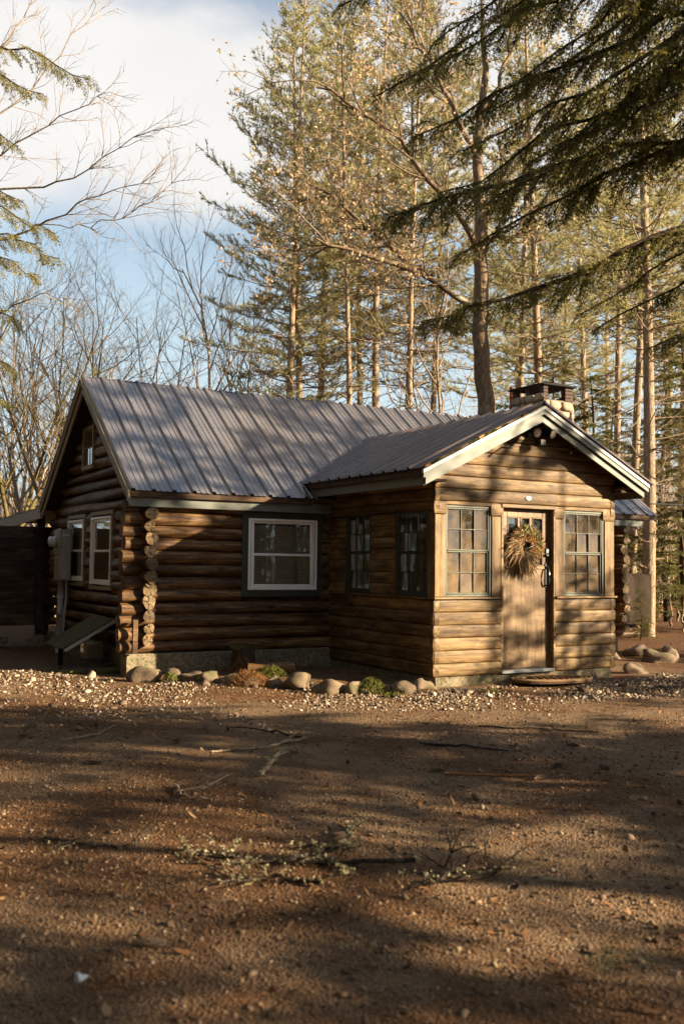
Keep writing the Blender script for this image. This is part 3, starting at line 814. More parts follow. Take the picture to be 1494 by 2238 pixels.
# raking boards: (y,z) or (x,z) strips that follow the slope
def rake(name, mat, lo, hi, drop, h, a, bq, axis, parent=None):
    (p0, z0), (p1, z1) = lo, hi
    b = MB(); pl = [(p0, z0 - drop), (p1, z1 - drop), (p1, z1 - drop - h), (p0, z0 - drop - h)]
    if (p1 < p0): pl = pl[::-1]
    b.prism(pl, a, bq, axis); return part(name, b, mat)
for sg in (1, -1):     # porch front
    xe = PE if sg > 0 else Wp - PE
    lo, hi = (xe, PZE), (PX, PZR)
    rake('drip_edge', 'white_metal', (xe - 0.01 * sg, PZE - 0.005), hi, 0.0, 0.042, PF - 0.012, PF + 0.02, 1)
    rake('rake_board', 'sage', lo, hi, 0.043, 0.06, PF + 0.0, PF + 0.03, 1)
    rake('rake_board', 'sage', (xe + 0.05 * sg, PZE + 0.05 * SLP), hi, 0.106, 0.095, PF + 0.032, PF + 0.06, 1)
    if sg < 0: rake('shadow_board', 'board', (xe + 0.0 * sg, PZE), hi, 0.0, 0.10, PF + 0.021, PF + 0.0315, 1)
for yy, sg in ((YE, 1), (YB, -1)):     # main gable, left end
    lo, hi = (yy, ZE), (YR, ZR)
    rake('drip_edge', 'taupe', lo, hi, 0.012, 0.035, XL - 0.012, XL + 0.02, 0)
    rake('rake_board', 'taupe', lo, hi, 0.048, 0.075, XL, XL + 0.03, 0)
    rake('rake_board', 'taupe', (yy + 0.05 * sg, ZE + 0.05 * SLM), hi, 0.125, 0.12, XL + 0.032, XL + 0.06, 0)
    rake('soffit', 'board', (yy + 0.05 * sg, ZE + 0.05 * SLM), hi, 0.10, 0.02, XL + 0.062, GX, 0)
    rake('rake_board', 'sage', lo, hi, 0.03, 0.12, XR - 0.05, XR - 0.02, 0)
# moss and orange wood blocks along the porch roof's front edge
def along(t, sg=1):
    xe = PE if sg > 0 else Wp - PE
    return xe + (PX - xe) * t, PZE + (PZR - PZE) * t
ang = math.atan(SLP)
for t, sg in ((0.03, 1), (0.46, 1), (0.83, 1), (0.96, -1), (0.86, -1), (0.78, -1)):
    x, z = along(t, sg)
    part('wood_block', MB().box(-0.045, 0.045, -0.012, 0.012, -0.016, 0.016), 'orange_wood', loc=(x, PF + 0.008, z + 0.024), rot=(0, -ang * sg, 0))
part('wood_strip', MB().box(0, LP - 0.05, -0.01, 0.01, -0.012, 0.012), 'deck', loc=(PE + 0.03, PF + 0.028, PZE + 0.035), rot=(0, -ang, 0))
def tufts(n, fn, ln, w, seed, up=0.7):
    r = np.random.default_rng(seed); P = np.array([fn(r) for _ in range(n)])
    d = r.normal(size=(n, 3)); d[:, 2] = np.abs(d[:, 2]) + up; d /= np.linalg.norm(d, axis=1, keepdims=True)
    s = np.cross(d, r.normal(size=(n, 3))); s /= np.linalg.norm(s, axis=1, keepdims=True)
    l = ln * r.uniform(0.5, 1.2, n)[:, None]
    V = np.stack([P - s * w, P + s * w, P + d * l], 1).reshape(-1, 3)
    return V, np.arange(3 * n).reshape(-1, 3)
def fn(r):
    t = 0.06 + 0.62 * r.random(); 
    while vnoise(np.array([t * 18]), np.array([3.3]), 4)[0] < 0.42: t = 0.06 + 0.66 * r.random()
    x, z = along(t); return (x, PF - 0.004 + 0.03 * r.random(), z + 0.008)
V, F = tufts(1500, fn, 0.028, 0.006, 5)
o = obj('roof_moss', mesh_np('roof_moss', V, F, [M['moss']]), cabin); o['kind'] = 'stuff'

# ---- porch walls: milled log siding
PH = 0.1545
def siding(x0, x1, z0, h, seed, cut=None):
    """D-shaped log lying along local X, bulging towards local -Y; cut=(slope) trims the ends to the roof line"""
    n = 9; s = np.array([0, 0.03, 0.1, 0.25, 0.5, 0.75, 0.9, 0.97, 1.0])
    out = -0.038 - 0.009 * np.clip(1 - np.abs(2 * s - 1) ** 3.0, 0, 1); out[0] = out[-1] = -0.028
    r = np.random.default_rng(seed)
    k = max(3, int((x1 - x0) / 0.3) + 2); xs = np.linspace(x0, x1, k)
    V = []
    for a, x in enumerate(xs):
        wob = 0.004 * math.sin(x * 3 + seed) + r.normal(0, 0.0015)
        for q in range(n):
            xx = x
            if cut is not None:
                if a == 0: xx = cut[0](z0 + h * s[q])
                elif a == k - 1: xx = cut[1](z0 + h * s[q])
                else: lo_ = cut[0](z0 + h); hi_ = cut[1](z0 + h); xx = lo_ + (hi_ - lo_) * a / (k - 1)
            elif a in (0, k - 1): xx = x + (0.014 * (1 - (2 * s[q] - 1) ** 2)) * (-1 if a == 0 else 1)
            V.append((xx, 0.05 + out[q] + wob * (0 < q < n - 1), z0 + 0.002 + (h - 0.004) * s[q]))
    V = np.array(V); m = len(V)
    Vb = V.copy(); Vb[:, 1] = 0.07
    F = [(a * n + q, (a + 1) * n + q, (a + 1) * n + q + 1, a * n + q + 1) for a in range(k - 1) for q in range(n - 1)]
    mb = MB(); mb.add(V, F, 0, True)
    W2 = np.vstack([V, Vb])
    E_ = [(q + 1, q, m + q, m + q + 1) for q in range(n - 1)] + [((k - 1) * n + q, (k - 1) * n + q + 1, m + (k - 1) * n + q + 1, m + (k - 1) * n + q) for q in range(n - 1)]
    E_ += [(a * n, m + a * n, m + (a + 1) * n, (a + 1) * n) for a in range(k - 1)] + [(a * n + n - 1, (a + 1) * n + n - 1, m + (a + 1) * n + n - 1, m + a * n + n - 1) for a in range(k - 1)]
    mb.add(W2, E_, 0, False)
    return mb
def front_log(x0, x1, z0, h=PH, cut=None):
    LOGN[0] += 1
    mb = siding(0, x1 - x0, z0, h, LOGN[0], cut and (lambda z: cut[0](z) - x0, lambda z: cut[1](z) - x0))
    return obj('log', (mb, [M['porch_log']]), cabin, (x0, 0, 0))
def side_log(y0, y1, z0, h=PH, left=True):
    LOGN[0] += 1
    mb = siding(0, y1 - y0, z0, h, LOGN[0])
    return obj('log', (mb, [M['porch_log']]), cabin, (0, y1, 0) if left else (Wp, y0, 0), (0, 0, -math.pi / 2 if left else math.pi / 2))
ZB = 0.12
for c in range(6):
    z = ZB + PH * c
    front_log(0.0, 1.008, z); front_log(1.905, Wp, z)
    side_log(0.01, Dp + 0.05, z); side_log(0.01, Dp, z, left=False)
ZS = ZB + 6 * PH        # 1.047, the sill line
zh = 2.244
# logs between and beside the side windows
for c in range(7):
    z = ZS + 0.02 + PH * 0.97 * c
    if z > 2.0: break
    for left in (True, False):
        side_log(0.905, 1.475, z, PH * 0.97, left); side_log(2.17, Dp + 0.05, z, PH * 0.97, left)
for left in (True, False):
    side_log(0.01, Dp + 0.05, 2.125, zh - 2.125, left)
    for c in range(2): side_log(0.01, Dp + 0.05, zh + PH * c, PH, left)
# gable logs above the door, shortened to the roof slope; two courses are spliced
under = lambda z: (PX - (PZR - 0.06 - z) / SLP, PX + (PZR - 0.06 - z) / SLP)
cutL = lambda z: max(0.0, under(z)[0]); cutR = lambda z: min(Wp, under(z)[1])
splice = {0: 1.93, 2: 0.84, 4: 0.86, 1: 2.6}
for c in range(7):
    z = zh + PH * c
    h = PH
    if z + h > PZR - 0.12: h = PZR - 0.12 - z
    if h < 0.04: break
    sp = splice.get(c)
    if sp and cutL(z + h) < sp - 0.1 and cutR(z + h) > sp + 0.1:
        front_log(cutL(z), sp - 0.002, z, h, (cutL, lambda zz, sp=sp: sp - 0.002)); front_log(sp + 0.002, cutR(z), z, h, (lambda zz, sp=sp: sp + 0.002, cutR))
    else: front_log(cutL(z), cutR(z), z, h, (cutL, cutR))
# shaped log blocks that carry the header over the posts
for x0, x1 in ((0.0, 0.165), (0.86, 1.012), (1.895, 2.045), (2.75, Wp)):
    front_log(x0, x1, 2.075, zh - 2.075 - 0.002)
for x0, x1 in ((0.167, 0.858), (2.047, 2.748)):
    part('window_header', MB().box(x0, x1, 0.004, 0.09, 2.197, zh - 0.003), 'porch_log')
for x0, x1 in ((0.006, 0.155), (0.868, 1.006), (1.903, 2.04), (2.765, Wp - 0.006)):
    part('corner_post' if x0 in (0.006, 2.765) else 'post', MB().box(0, 2.073 - ZS - 0.032, -(x1 - x0) / 2, (x1 - x0) / 2, 0, 0.09), 'post_wood', loc=((x0 + x1) / 2, 0.097, ZS + 0.032), rot=(math.pi / 2, -math.pi / 2, 0))
for x0, x1 in ((-0.02, 1.012), (1.9, Wp + 0.02)):
    part('window_sill', MB().box(x0, x1, -0.028, 0.10, ZS + 0.002, ZS + 0.03), 'post_wood')
for left in (True, False):
    xx = -0.028 if left else Wp - 0.1
    part('window_sill', MB().box(xx, xx + 0.128, 0.101, Dp - 0.02, ZS + 0.002, ZS + 0.019), 'post_wood')
part('corner_post', MB().box(0, 1.04, -0.03, 0.03, 0, 0.06), 'post_wood', loc=(0.07, 0.13, ZS + 0.02), rot=(0, -math.pi / 2, 0))
# wall core inside the siding
b = MB()
for xa, xb, za, zb_ in ((0.08, 1.0, 0.12, ZS), (1.92, Wp - 0.08, 0.12, ZS), (0.08, Wp - 0.08, zh, 2.46)):
    b.box(xa, xb, 0.072, 0.10, za, zb_)
for xw in (0.072, Wp - 0.10):
    b.box(xw, xw + 0.028, 0.11, Dp, 0.12, ZS); b.box(xw, xw + 0.028, 0.11, Dp, 2.13, 2.46)
    b.box(xw, xw + 0.028, 0.905, 1.475, ZS + 0.001, 2.129); b.box(xw, xw + 0.028, 2.17, Dp, ZS + 0.001, 2.129)
b.prism([(0.1, 2.462), (Wp - 0.1, 2.462), (PX, 3.32)], 0.074, 0.1, 1)
part('wall_lining', b, 'interior')
part('porch_floor', MB().box(0.1, Wp - 0.1, 0.1, Dp + 0.05, 0.12, 0.15), 'interior')
part('porch_ceiling', MB().box(0.1, Wp - 0.1, 0.1, Dp + 0.05, 2.40, 2.43), 'interior')
part('inner_wall', MB().box(0.1, Wp - 0.1, Dp - 0.03, Dp - 0.015, 0.151, 2.399), 'interior')

# ---- windows
def window(name, w, h, cols, rows, mat='sash_green', double=True, glassmat='dusty', fw=0.030, bar=0.012, inner=None, depth=0.05, mid=None):
    """local X across, Z up, outside towards -Y, origin at lower left corner; part = outer frame, sub-parts = sashes, bars and panes"""
    f = MB()
    for bx in ((0, fw, 0, depth, 0, h), (w - fw, w, 0, depth, 0, h), (fw, w - fw, 0.002, depth - 0.002, h - fw, h), (fw, w - fw, 0.002, depth - 0.002, 0, fw)): f.box(*bx)
    o = obj(name, (f, [M[mat]]), cabin)
    sash = [(fw, h / 2, 0.012), (h / 2, h - fw, 0.004)] if double else [(fw, h - fw, 0.008)]
    n = rows // len(sash)
    rail = 0.020
    for z0, z1, yo in sash:
        s = MB(); a, b2 = fw + 0.001, w - fw - 0.001
        y0, y1 = yo + 0.004, yo + 0.03
        s.box(a, a + rail, y0, y1, z0 + 0.001, z1 - 0.001); s.box(b2 - rail, b2, y0, y1, z0 + 0.001, z1 - 0.001)
        s.box(a + rail, b2 - rail, y0 + 0.001, y1 - 0.001, z0 + 0.001, z0 + rail); s.box(a + rail, b2 - rail, y0 + 0.001, y1 - 0.001, z1 - rail, z1 - 0.001)
        obj('sash', (s, [M[mat]]), o)
        gx0, gx1, gz0, gz1 = a + rail, b2 - rail, z0 + rail, z1 - rail
        for c in range(1, cols):
            x = gx0 + (gx1 - gx0) * c / cols
            m = MB(); m.box(x - bar / 2, x + bar / 2, y0 + 0.002, y0 + 0.014, gz0, gz1, 0, 0.003)
            if inner: m.box(x - bar * 0.6, x + bar * 0.6, y1 - 0.006, y1 + 0.02, gz0, gz1, 1, 0.003)
            obj('muntin', (m, [M[mat], M[inner or mat]]), o)
        for r_ in range(1, n):
            z = gz0 + (gz1 - gz0) * r_ / n
            m = MB(); m.box(gx0, gx1, y0 + 0.003, y0 + 0.013, z - bar / 2, z + bar / 2, 0, 0.003)
            obj('muntin', (m, [M[mat]]), o)
        for c in range(cols):
            for r_ in range(n):
                x0 = gx0 + (gx1 - gx0) * c / cols; x1 = gx0 + (gx1 - gx0) * (c + 1) / cols
                za = gz0 + (gz1 - gz0) * r_ / n; zb_ = gz0 + (gz1 - gz0) * (r_ + 1) / n
                t = np.random.default_rng(int(x0 * 977 + za * 313 + w * 71)).normal(0, 0.004, 2)
                p = MB(); yg = y0 + 0.017
                p.add([(x0, yg - t[0], za), (x1, yg + t[0], za), (x1, yg + t[0] + t[1], zb_), (x0, yg - t[0] + t[1], zb_)], [(0, 1, 2, 3)])
                obj('pane', (p, [M[glassmat]]), o)
    return o
def place(o, loc, rz=0.0): o.location = loc; o.rotation_euler = (0, 0, rz); return o
place(window('window', 0.708, 1.118, 3, 4), (0.158, 0.022, ZS + 0.031))
place(window('window', 0.72, 1.118, 3, 4), (2.042, 0.022, ZS + 0.031))
for y1_ in (0.902, 2.168):
    w = 0.74 if y1_ < 1 else 0.69
    place(window('window', w, 1.10, 3, 4, 'dark_green', True, 'glass', 0.05, 0.015, 'vinyl'), (0.018, y1_, ZS + 0.02), -math.pi / 2)
    place(window('window', w, 1.10, 3, 4, 'dark_green', True, 'glass', 0.05, 0.015, 'vinyl'), (Wp - 0.018, y1_ - w, ZS + 0.02), math.pi / 2)
# added cloth strips inside the porch stand in for sunlit muntin faces
for yy, ww in ((0.85, 0.15), (0.50, 0.05), (0.29, 0.10), (2.10, 0.13), (1.74, 0.05), (1.60, 0.08)):
    mb = MB()
    q = np.linspace(0, ww, 13)
    V = [(0.13 + 0.010 * math.sin(k * 1.6), yy - a, z) for z in (1.08, 2.12) for k, a in enumerate(q)]
    mb.add(V, [(k, k + 1, 14 + k, 13 + k) for k in range(12)], 0, True)
    part('lit_muntin_strip', mb, 'cloth')

def vinyl_window(name, w, h, blind, label=None):
    f = MB(); fw = 0.032
    for bx in ((0, fw, 0, 0.06, 0, h), (w - fw, w, 0, 0.06, 0, h), (fw, w - fw, 0.001, 0.059, h - fw, h), (fw, w - fw, 0.001, 0.059, 0, fw * 1.3)): f.box(*bx)
    for bx in ((fw + 0.012, fw + 0.030, 0.010, 0.06, fw * 1.3, h - fw), (w - fw - 0.030, w - fw - 0.012, 0.010, 0.06, fw * 1.3, h - fw)): f.box(*bx)
    o = obj(name, (f, [M['vinyl']]), cabin)
    for z0, z1, yo in ((fw * 1.3, h / 2 + 0.012, 0.022), (h / 2 - 0.022, h - fw, 0.034)):
        s = MB(); a, b2 = fw + 0.031, w - fw - 0.031; rl = 0.034
        s.box(a, a + rl, yo, yo + 0.02, z0, z1); s.box(b2 - rl, b2, yo, yo + 0.02, z0, z1); s.box(a + rl, b2 - rl, yo + 0.001, yo + 0.019, z0, z0 + rl); s.box(a + rl, b2 - rl, yo + 0.001, yo + 0.019, z1 - rl, z1)
        obj('sash', (s, [M['vinyl']]), o)
        p = MB(); p.add([(a + rl, yo + 0.012, z0 + rl), (b2 - rl, yo + 0.012, z0 + rl), (b2 - rl, yo + 0.012, z1 - rl), (a + rl, yo + 0.012, z1 - rl)], [(0, 1, 2, 3)])
        obj('pane', (p, [M['glass']]), o)
    if blind:
        n = int((h - 0.14) / 0.024); bmz = MB()
        for k in range(n):
            z = 0.07 + k * 0.024
            bmz.add([(0.07, 0.064, z + 0.019), (w - 0.07, 0.064, z + 0.019), (w - 0.07, 0.0745, z), (0.07, 0.0745, z)], [(0, 1, 2, 3)])
        ob = obj('blind', (bmz, [M['blind']]), o); ob['kind'] = 'stuff'
    return o
def trim(x0, x1, z0, z1, w, mat, y, place_fn, depth=0.03):
    for nm, bx in (('window_trim', (x0, x0 + w, 0, depth, z0, z1)), ('window_trim', (x1 - w, x1, 0, depth, z0, z1)), ('window_trim', (x0 + w, x1 - w, 0.001, depth - 0.001, z1 - w, z1)), ('window_trim', (x0 + w, x1 - w, 0.001, depth - 0.001, z0, z0 + w))):
        m = MB(); m.box(*bx); place_fn(obj(nm, (m, [M[mat]]), cabin))
place(vinyl_window('window', 1.062, 0.978, True), (-1.264, 2.592, 1.094))
trim(-1.358, -0.113, 1.0, 2.17, 0.094, 'dark_green', 0, lambda o: place(o, (0, 2.598, 0)), 0.10)
# gable wall: local x runs from far to near
for ya, yb, z0, z1 in ((4.925, 3.925, 1.12, 2.105), (6.255, 5.35, 1.15, 2.10)):
    place(vinyl_window('window', ya - yb, z1 - z0, True), (GX - 0.095, ya, z0), -math.pi / 2)
    trim(-0.055, ya - yb + 0.055, z0 - 0.075, z1 + 0.08, 0.055, 'taupe', 0, lambda o: place(o, (GX - 0.085, ya, 0), -math.pi / 2), 0.09)
place(window('window', 0.60, 0.66, 3, 2, 'taupe', False, 'glass', 0.05, 0.014, None, 0.10), (GX - 0.10, 5.49, 2.85), -math.pi / 2)

# ---- door
DX0, DX1, DZ0, DZ1 = 1.052, 1.868, 0.165, 2.185
door = part('door', MB().box(DX0, DX1, 0.085, 0.125, DZ0, 1.465), 'door_wood')
b = MB(); b.box(DX0, DX0 + 0.115, 0.085, 0.125, 1.4655, DZ1); b.box(DX1 - 0.115, DX1, 0.085, 0.125, 1.4655, DZ1); b.box(DX0 + 0.116, DX1 - 0.116, 0.086, 0.124, 2.085, DZ1)
obj('door_rail', (b, [M['door_wood']]), door)
lw = (DX1 - DX0 - 0.23) / 3
for k in range(1, 3):
    x = DX0 + 0.115 + lw * k
    obj('door_bar', (MB().box(x - 0.018, x + 0.018, 0.086, 0.122, 1.466, 2.084), [M['door_wood']]), door)
for k in range(3):
    x0 = DX0 + 0.115 + lw * k + 0.018 * (k > 0); x1 = DX0 + 0.115 + lw * (k + 1) - 0.018 * (k < 2)
    p = MB(); p.add([(x0, 0.105, 1.466), (x1, 0.105, 1.466), (x1, 0.105, 2.084), (x0, 0.105, 2.084)], [(0, 1, 2, 3)])
    obj('pane', (p, [M['glass']]), door)
    fr = MB()
    for bx in ((x0, x0 + 0.012, 1.466, 2.084), (x1 - 0.012, x1, 1.466, 2.084), (x0 + 0.012, x1 - 0.012, 1.466, 1.478), (x0 + 0.012, x1 - 0.012, 2.072, 2.084)): fr.box(bx[0], bx[1], 0.078, 0.0845, bx[2], bx[3], 0, 0.002)
    obj('pane_trim', (fr, [M['door_wood']]), door)
obj('door_shelf', (MB().box(DX0 + 0.09, DX1 - 0.09, 0.070, 0.0845, 1.425, 1.460), [M['door_wood']]), door)
obj('bottom_rail', (MB().box(DX0 + 0.006, DX1 - 0.006, 0.0815, 0.0845, DZ0 + 0.004, DZ0 + 0.21), [M['door_wood']]), door)
b = MB(); b.box(1.775, 1.838, 0.06, 0.0845, 1.585, 1.70, 0, 0.008); b.box(1.783, 1.830, 0.05, 0.0595, 1.63, 1.69, 0, 0.004); b.tube([(1.806, 0.0595, 1.607), (1.806, 0.045, 1.607)], 0.017, 12)
obj('keypad_lock', (b, [M['black']]), door)
b = MB()
for r_ in range(3):
    for c in range(3): b.box(1.789 + c * 0.013, 1.797 + c * 0.013, 0.0485, 0.0498, 1.642 + r_ * 0.014, 1.650 + r_ * 0.014, 0, 0.001)
o = obj('keypad_buttons', (b, [M['label_white']]), door); o['kind'] = 'stuff'
b = MB(); b.box(1.785, 1.828, 0.072, 0.0845, 1.19, 1.50, 0, 0.008); b.tube([(1.806, 0.072, 1.44), (1.806, 0.03, 1.43), (1.806, 0.012, 1.36), (1.806, 0.012, 1.28), (1.806, 0.03, 1.225), (1.806, 0.072, 1.215)], 0.011, 8); b.box(1.793, 1.819, 0.035, 0.0715, 1.452, 1.462)
obj('door_handle', (b, [M['black']]), door)
obj('door_knob_eye', (MB().tube([(1.46, 0.0815, 0.52), (1.46, 0.085, 0.52)], 0.006, 8), [M['black']]), door)
for x0, x1 in ((1.012, 1.050), (1.870, 1.903)):
    part('door_jamb', MB().box(x0, x1, 0.006, 0.14, 0.12, 2.19), 'post_wood')
part('door_head', MB().box(1.012, 1.895, -0.012, 0.14, 2.192, 2.238), 'post_wood')
part('threshold', MB().box(1.012, 1.868, -0.02, 0.14, 0.122, 0.158), 'white_metal')
b = MB(); b.add([(1.395 + 0.045 * math.cos(a), -0.012, 2.322 + 0.028 * math.sin(a)) for a in np.arange(16) / 16 * 6.283] + [(1.395 + 0.03 * math.cos(a), -0.02, 2.322 + 0.018 * math.sin(a)) for a in np.arange(16) / 16 * 6.283], [(k, (k + 1) % 16, 16 + (k + 1) % 16, 16 + k) for k in range(16)] + [tuple(range(16, 32))])
plq = part('oval_plaque', b, 'label_white', loc=(0.045, 0.004, 0))
plq['label'] = 'small white oval plaque on the log above the door'

# ---- chimney
CX0, CX1, CY0, CY1 = 5.10, 5.82, 3.90, 4.80
b = MB(); b.box(CX0 + 0.02, CX1 - 0.02, CY0 + 0.02, CY1 - 0.02, 3.2, 4.50)
chim = part('chimney', b, 'mortar')
rs = np.random.default_rng(21)
for face in range(3):
    z = 3.45
    while z < 4.47:
        h = rs.uniform(0.13, 0.21); u = 0.0; Wd = (CX1 - CX0) if face == 0 else (CY1 - CY0)
        while u < Wd - 0.02:
            w = min(rs.uniform(0.13, 0.30), Wd - u)
            if Wd - u - w < 0.07: w = Wd - u
            V, F = blob(int(rs.integers(1e6)), 2, 0.12, 1.2); V = np.clip(V * 1.45, -1, 1) * (1 - 0.08 * rs.random())
            me = mesh_np('stone', V * [w / 2 - 0.006, 0.05, h / 2 - 0.006] if face == 0 else V * [0.05, w / 2 - 0.006, h / 2 - 0.006], F, [M['chimney_stone']], smooth=True)
            o = obj('stone', me, chim, (CX0 + u + w / 2, CY0 + 0.015, z + h / 2) if face == 0 else ((CX0 + 0.015 if face == 1 else CX1 - 0.015), CY0 + u + w / 2, z + h / 2))
            u += w
        z += h
for (x, y) in ((CX0 + 0.06, CY0 + 0.06), (CX1 - 0.10, CY0 + 0.06), (CX0 + 0.06, CY1 - 0.06), (CX1 - 0.10, CY1 - 0.06), (CX0 + 0.06, (CY0 + CY1) / 2)):
    hw = 0.095 if x > CX0 + 0.2 else 0.055
    z = 4.49
    for k in range(4):
        obj('brick', (MB().box(x - hw, x + hw, y - 0.055, y + 0.055, z + 0.004, z + 0.062, 0, 0.005), [M['brick']]), chim); z += 0.065
b = MB(); b.box(CX0 - 0.05, CX1 + 0.05, CY0 - 0.05, CY1 + 0.05, 4.752, 4.785, 0, 0.006)
obj('chimney_cap', (b, [M['screen']]), chim)
b = MB(); b.tube([(CX0 + 0.2, CY1 + 0.25, 4.3), (CX0 + 0.2, CY1 + 0.25, 4.90)], 0.032, 12)
obj('flue_pipe', (b, [M['red']]), chim)

# ---- pegs under the gable
for x, z in ((1.01, 2.951), (1.975, 2.953)):
    part('peg', MB().tube([(x, 0.03, z), (x + 0.004, -0.17, z - 0.028), (x + 0.004, -0.2, z - 0.03)], [0.009, 0.009, 0.016], 8), 'black')

# ---- lean-to at the back corner
b = MB(); b.prism([(YB - 0.05, ZE - 0.02), (10.9, 2.28), (10.9, 2.215), (YB - 0.05, ZE - 0.09)], XL + 0.03, 2.0, 0); part('lean_to_roof', b, 'deck')
b = MB(); b.prism([(YB, ZE - 0.06), (10.9, 2.245), (10.9, 2.045), (YB - 0.12, ZE - 0.22)], XL - 0.0, XL + 0.028, 0); part('lean_to_fascia', b, 'taupe')
part('lean_to_post', MB().box(XL + 0.1, XL + 0.22, 7.75, 7.87, -0.1, 2.24), 'board')
# ------------------------------------------------------------------ things on and beside the cabin
# flood light under the gable peak
fl = empty('flood_light', (1.46, 0.0, 3.16)); tag(fl, 'black twin flood light with motion sensor under the porch gable peak', 'flood light')
obj('mounting_plate', (MB().tube([(0, 0.0, 0), (0, -0.03, 0)], 0.055, 14), [M['black']]), fl)
for sx, lb in ((-0.06, 1), (0.14, 0)):
    d = Vector((sx * 1.2, -0.16, 0.01)); 
    b = MB(); b.tube([(sx * 0.2, -0.03, 0), (sx * 0.7, -0.07, 0.02), (sx, -0.10, 0.025)], 0.012, 8)
    b.tube([(sx, -0.08, 0.025), (sx * 1.1, -0.13, 0.012), (sx * 1.25, -0.20, -0.012), (sx * 1.3, -0.235, -0.025)], [0.025, 0.045, 0.062, 0.064], 16)
    h = obj('lamp_head', (b, [M['black']]), fl)
    obj('lens', (MB().tube([(sx * 1.3, -0.236, -0.0255), (sx * 1.31, -0.242, -0.028)], 0.052, 16), [M['lens']]), h)
b = MB(); b.tube([(0.03, -0.02, -0.03), (0.06, -0.08, -0.09)], 0.012, 8); b.box(0.015, 0.115, -0.19, -0.07, -0.175, -0.085, 0, 0.012)
sns = obj('motion_sensor', (b, [M['black']]), fl)

# wreath on the door
wr = empty('wreath', (1.435, 0.06, 1.715)); wr.scale = (0.95, 1.0, 0.92); tag(wr, 'dried straw and golden seed wreath hanging on the porch door', 'wreath')
r = np.random.default_rng(5)
ring = [(0.15 * math.cos(a), 0.0, 0.15 * math.sin(a)) for a in np.linspace(0, 6.283, 25)]
obj('vine_ring', (MB().tube(ring, 0.022, 6, cap=False), [M['fibre']]), wr)
def sprays(n, r0, r1, ln, w, seed, a0, a1, out, droop=0.0, leaf=False):
    q = np.random.default_rng(seed); a = q.uniform(a0, a1, n); rad = q.uniform(r0, r1, n)
    P = np.stack([rad * np.cos(a), -0.015 - 0.05 * q.random(n), rad * np.sin(a)], -1)
    sw = q.normal(0.5, 0.75, n)
    D = np.stack([np.cos(a + sw) * out, -0.35 * q.random(n) - 0.05, np.sin(a + sw) * out - droop], -1)
    D /= np.linalg.norm(D, axis=1, keepdims=True); l = (ln * q.uniform(0.5, 1.15, n))[:, None]
    Sd = np.cross(D, q.normal(size=(n, 3))); Sd /= np.linalg.norm(Sd, axis=1, keepdims=True)
    m = P + D * l * 0.6
    V = np.stack([P, m - Sd * w, P + D * l, m + Sd * w], 1).reshape(-1, 3)
    return V, np.arange(4 * n).reshape(-1, 4)
for nm, mt, ar in (('straw', 'wheat', (420, 0.05, 0.24, 0.25, 0.0045, 1, 1.9, 4.9, 0.8, 0.55)), ('seed_heads', 'seed', (2400, 0.07, 0.29, 0.035, 0.006, 2, -1.2, 3.4, 0.9, 0.0)), ('straw', 'wheat', (260, 0.10, 0.20, 0.27, 0.006, 3, 3.8, 5.2, 0.3, 1.0)), ('sprigs', 'sprig', (160, 0.16, 0.25, 0.07, 0.009, 4, -0.1, 2.0, 1.0, 0.0)), ('stems', 'wheat', (500, 0.10, 0.22, 0.10, 0.0025, 6, 0, 6.283, 1.0, 0.1))):
    V, F = sprays(*ar); o = obj(nm, mesh_np(nm, V, F, [M[mt]]), wr); o['kind'] = 'stuff'
obj('twig', (MB().tube([(-0.05, -0.05, -0.05), (0.12, -0.08, 0.02), (0.30, -0.09, 0.075)], [0.008, 0.006, 0.004], 6), [M['black']]), wr)

# door mat
mat_ = empty('door_mat', (1.52, -0.36, 0.035), -0.12); tag(mat_, 'brown braided rope door mat with slanted bars before the porch door', 'door mat')
def half(rx, ry, n=28, x0=0.0): return [(rx * math.cos(a) + x0, ry * math.sin(a)) for a in np.linspace(0, math.pi * 2, n, endpoint=False)]
b = MB(); P = half(0.56, 0.30); b.add([(x, y, 0.012) for x, y in P] + [(x, y, 0.04) for x, y in P] + [(0, 0, 0.045)], [(k, (k + 1) % 28, 28 + (k + 1) % 28, 28 + k) for k in range(28)] + [(28 + k, 28 + (k + 1) % 28, 56) for k in range(28)])
obj('mat_base', (b, [M['fibre']]), mat_)
for k, s in enumerate((1.0, 0.88, 0.76)):
    pr = [(x * s, y * s, 0.045) for x, y in half(0.55, 0.29, 40)]; pr.append(pr[0])
    obj('rope_ring', (MB().tube(pr, 0.015, 6, cap=False), [M['rope']]), mat_)
for k in range(7):
    x = -0.27 + k * 0.09
    hh = 0.20 * math.sqrt(max(0.05, 1 - (x / 0.42) ** 2))
    obj('rope_bar', (MB().tube([(x - 0.05, -hh, 0.05), (x, 0, 0.058), (x + 0.05, hh, 0.05)], 0.018, 6), [M['rope']]), mat_)

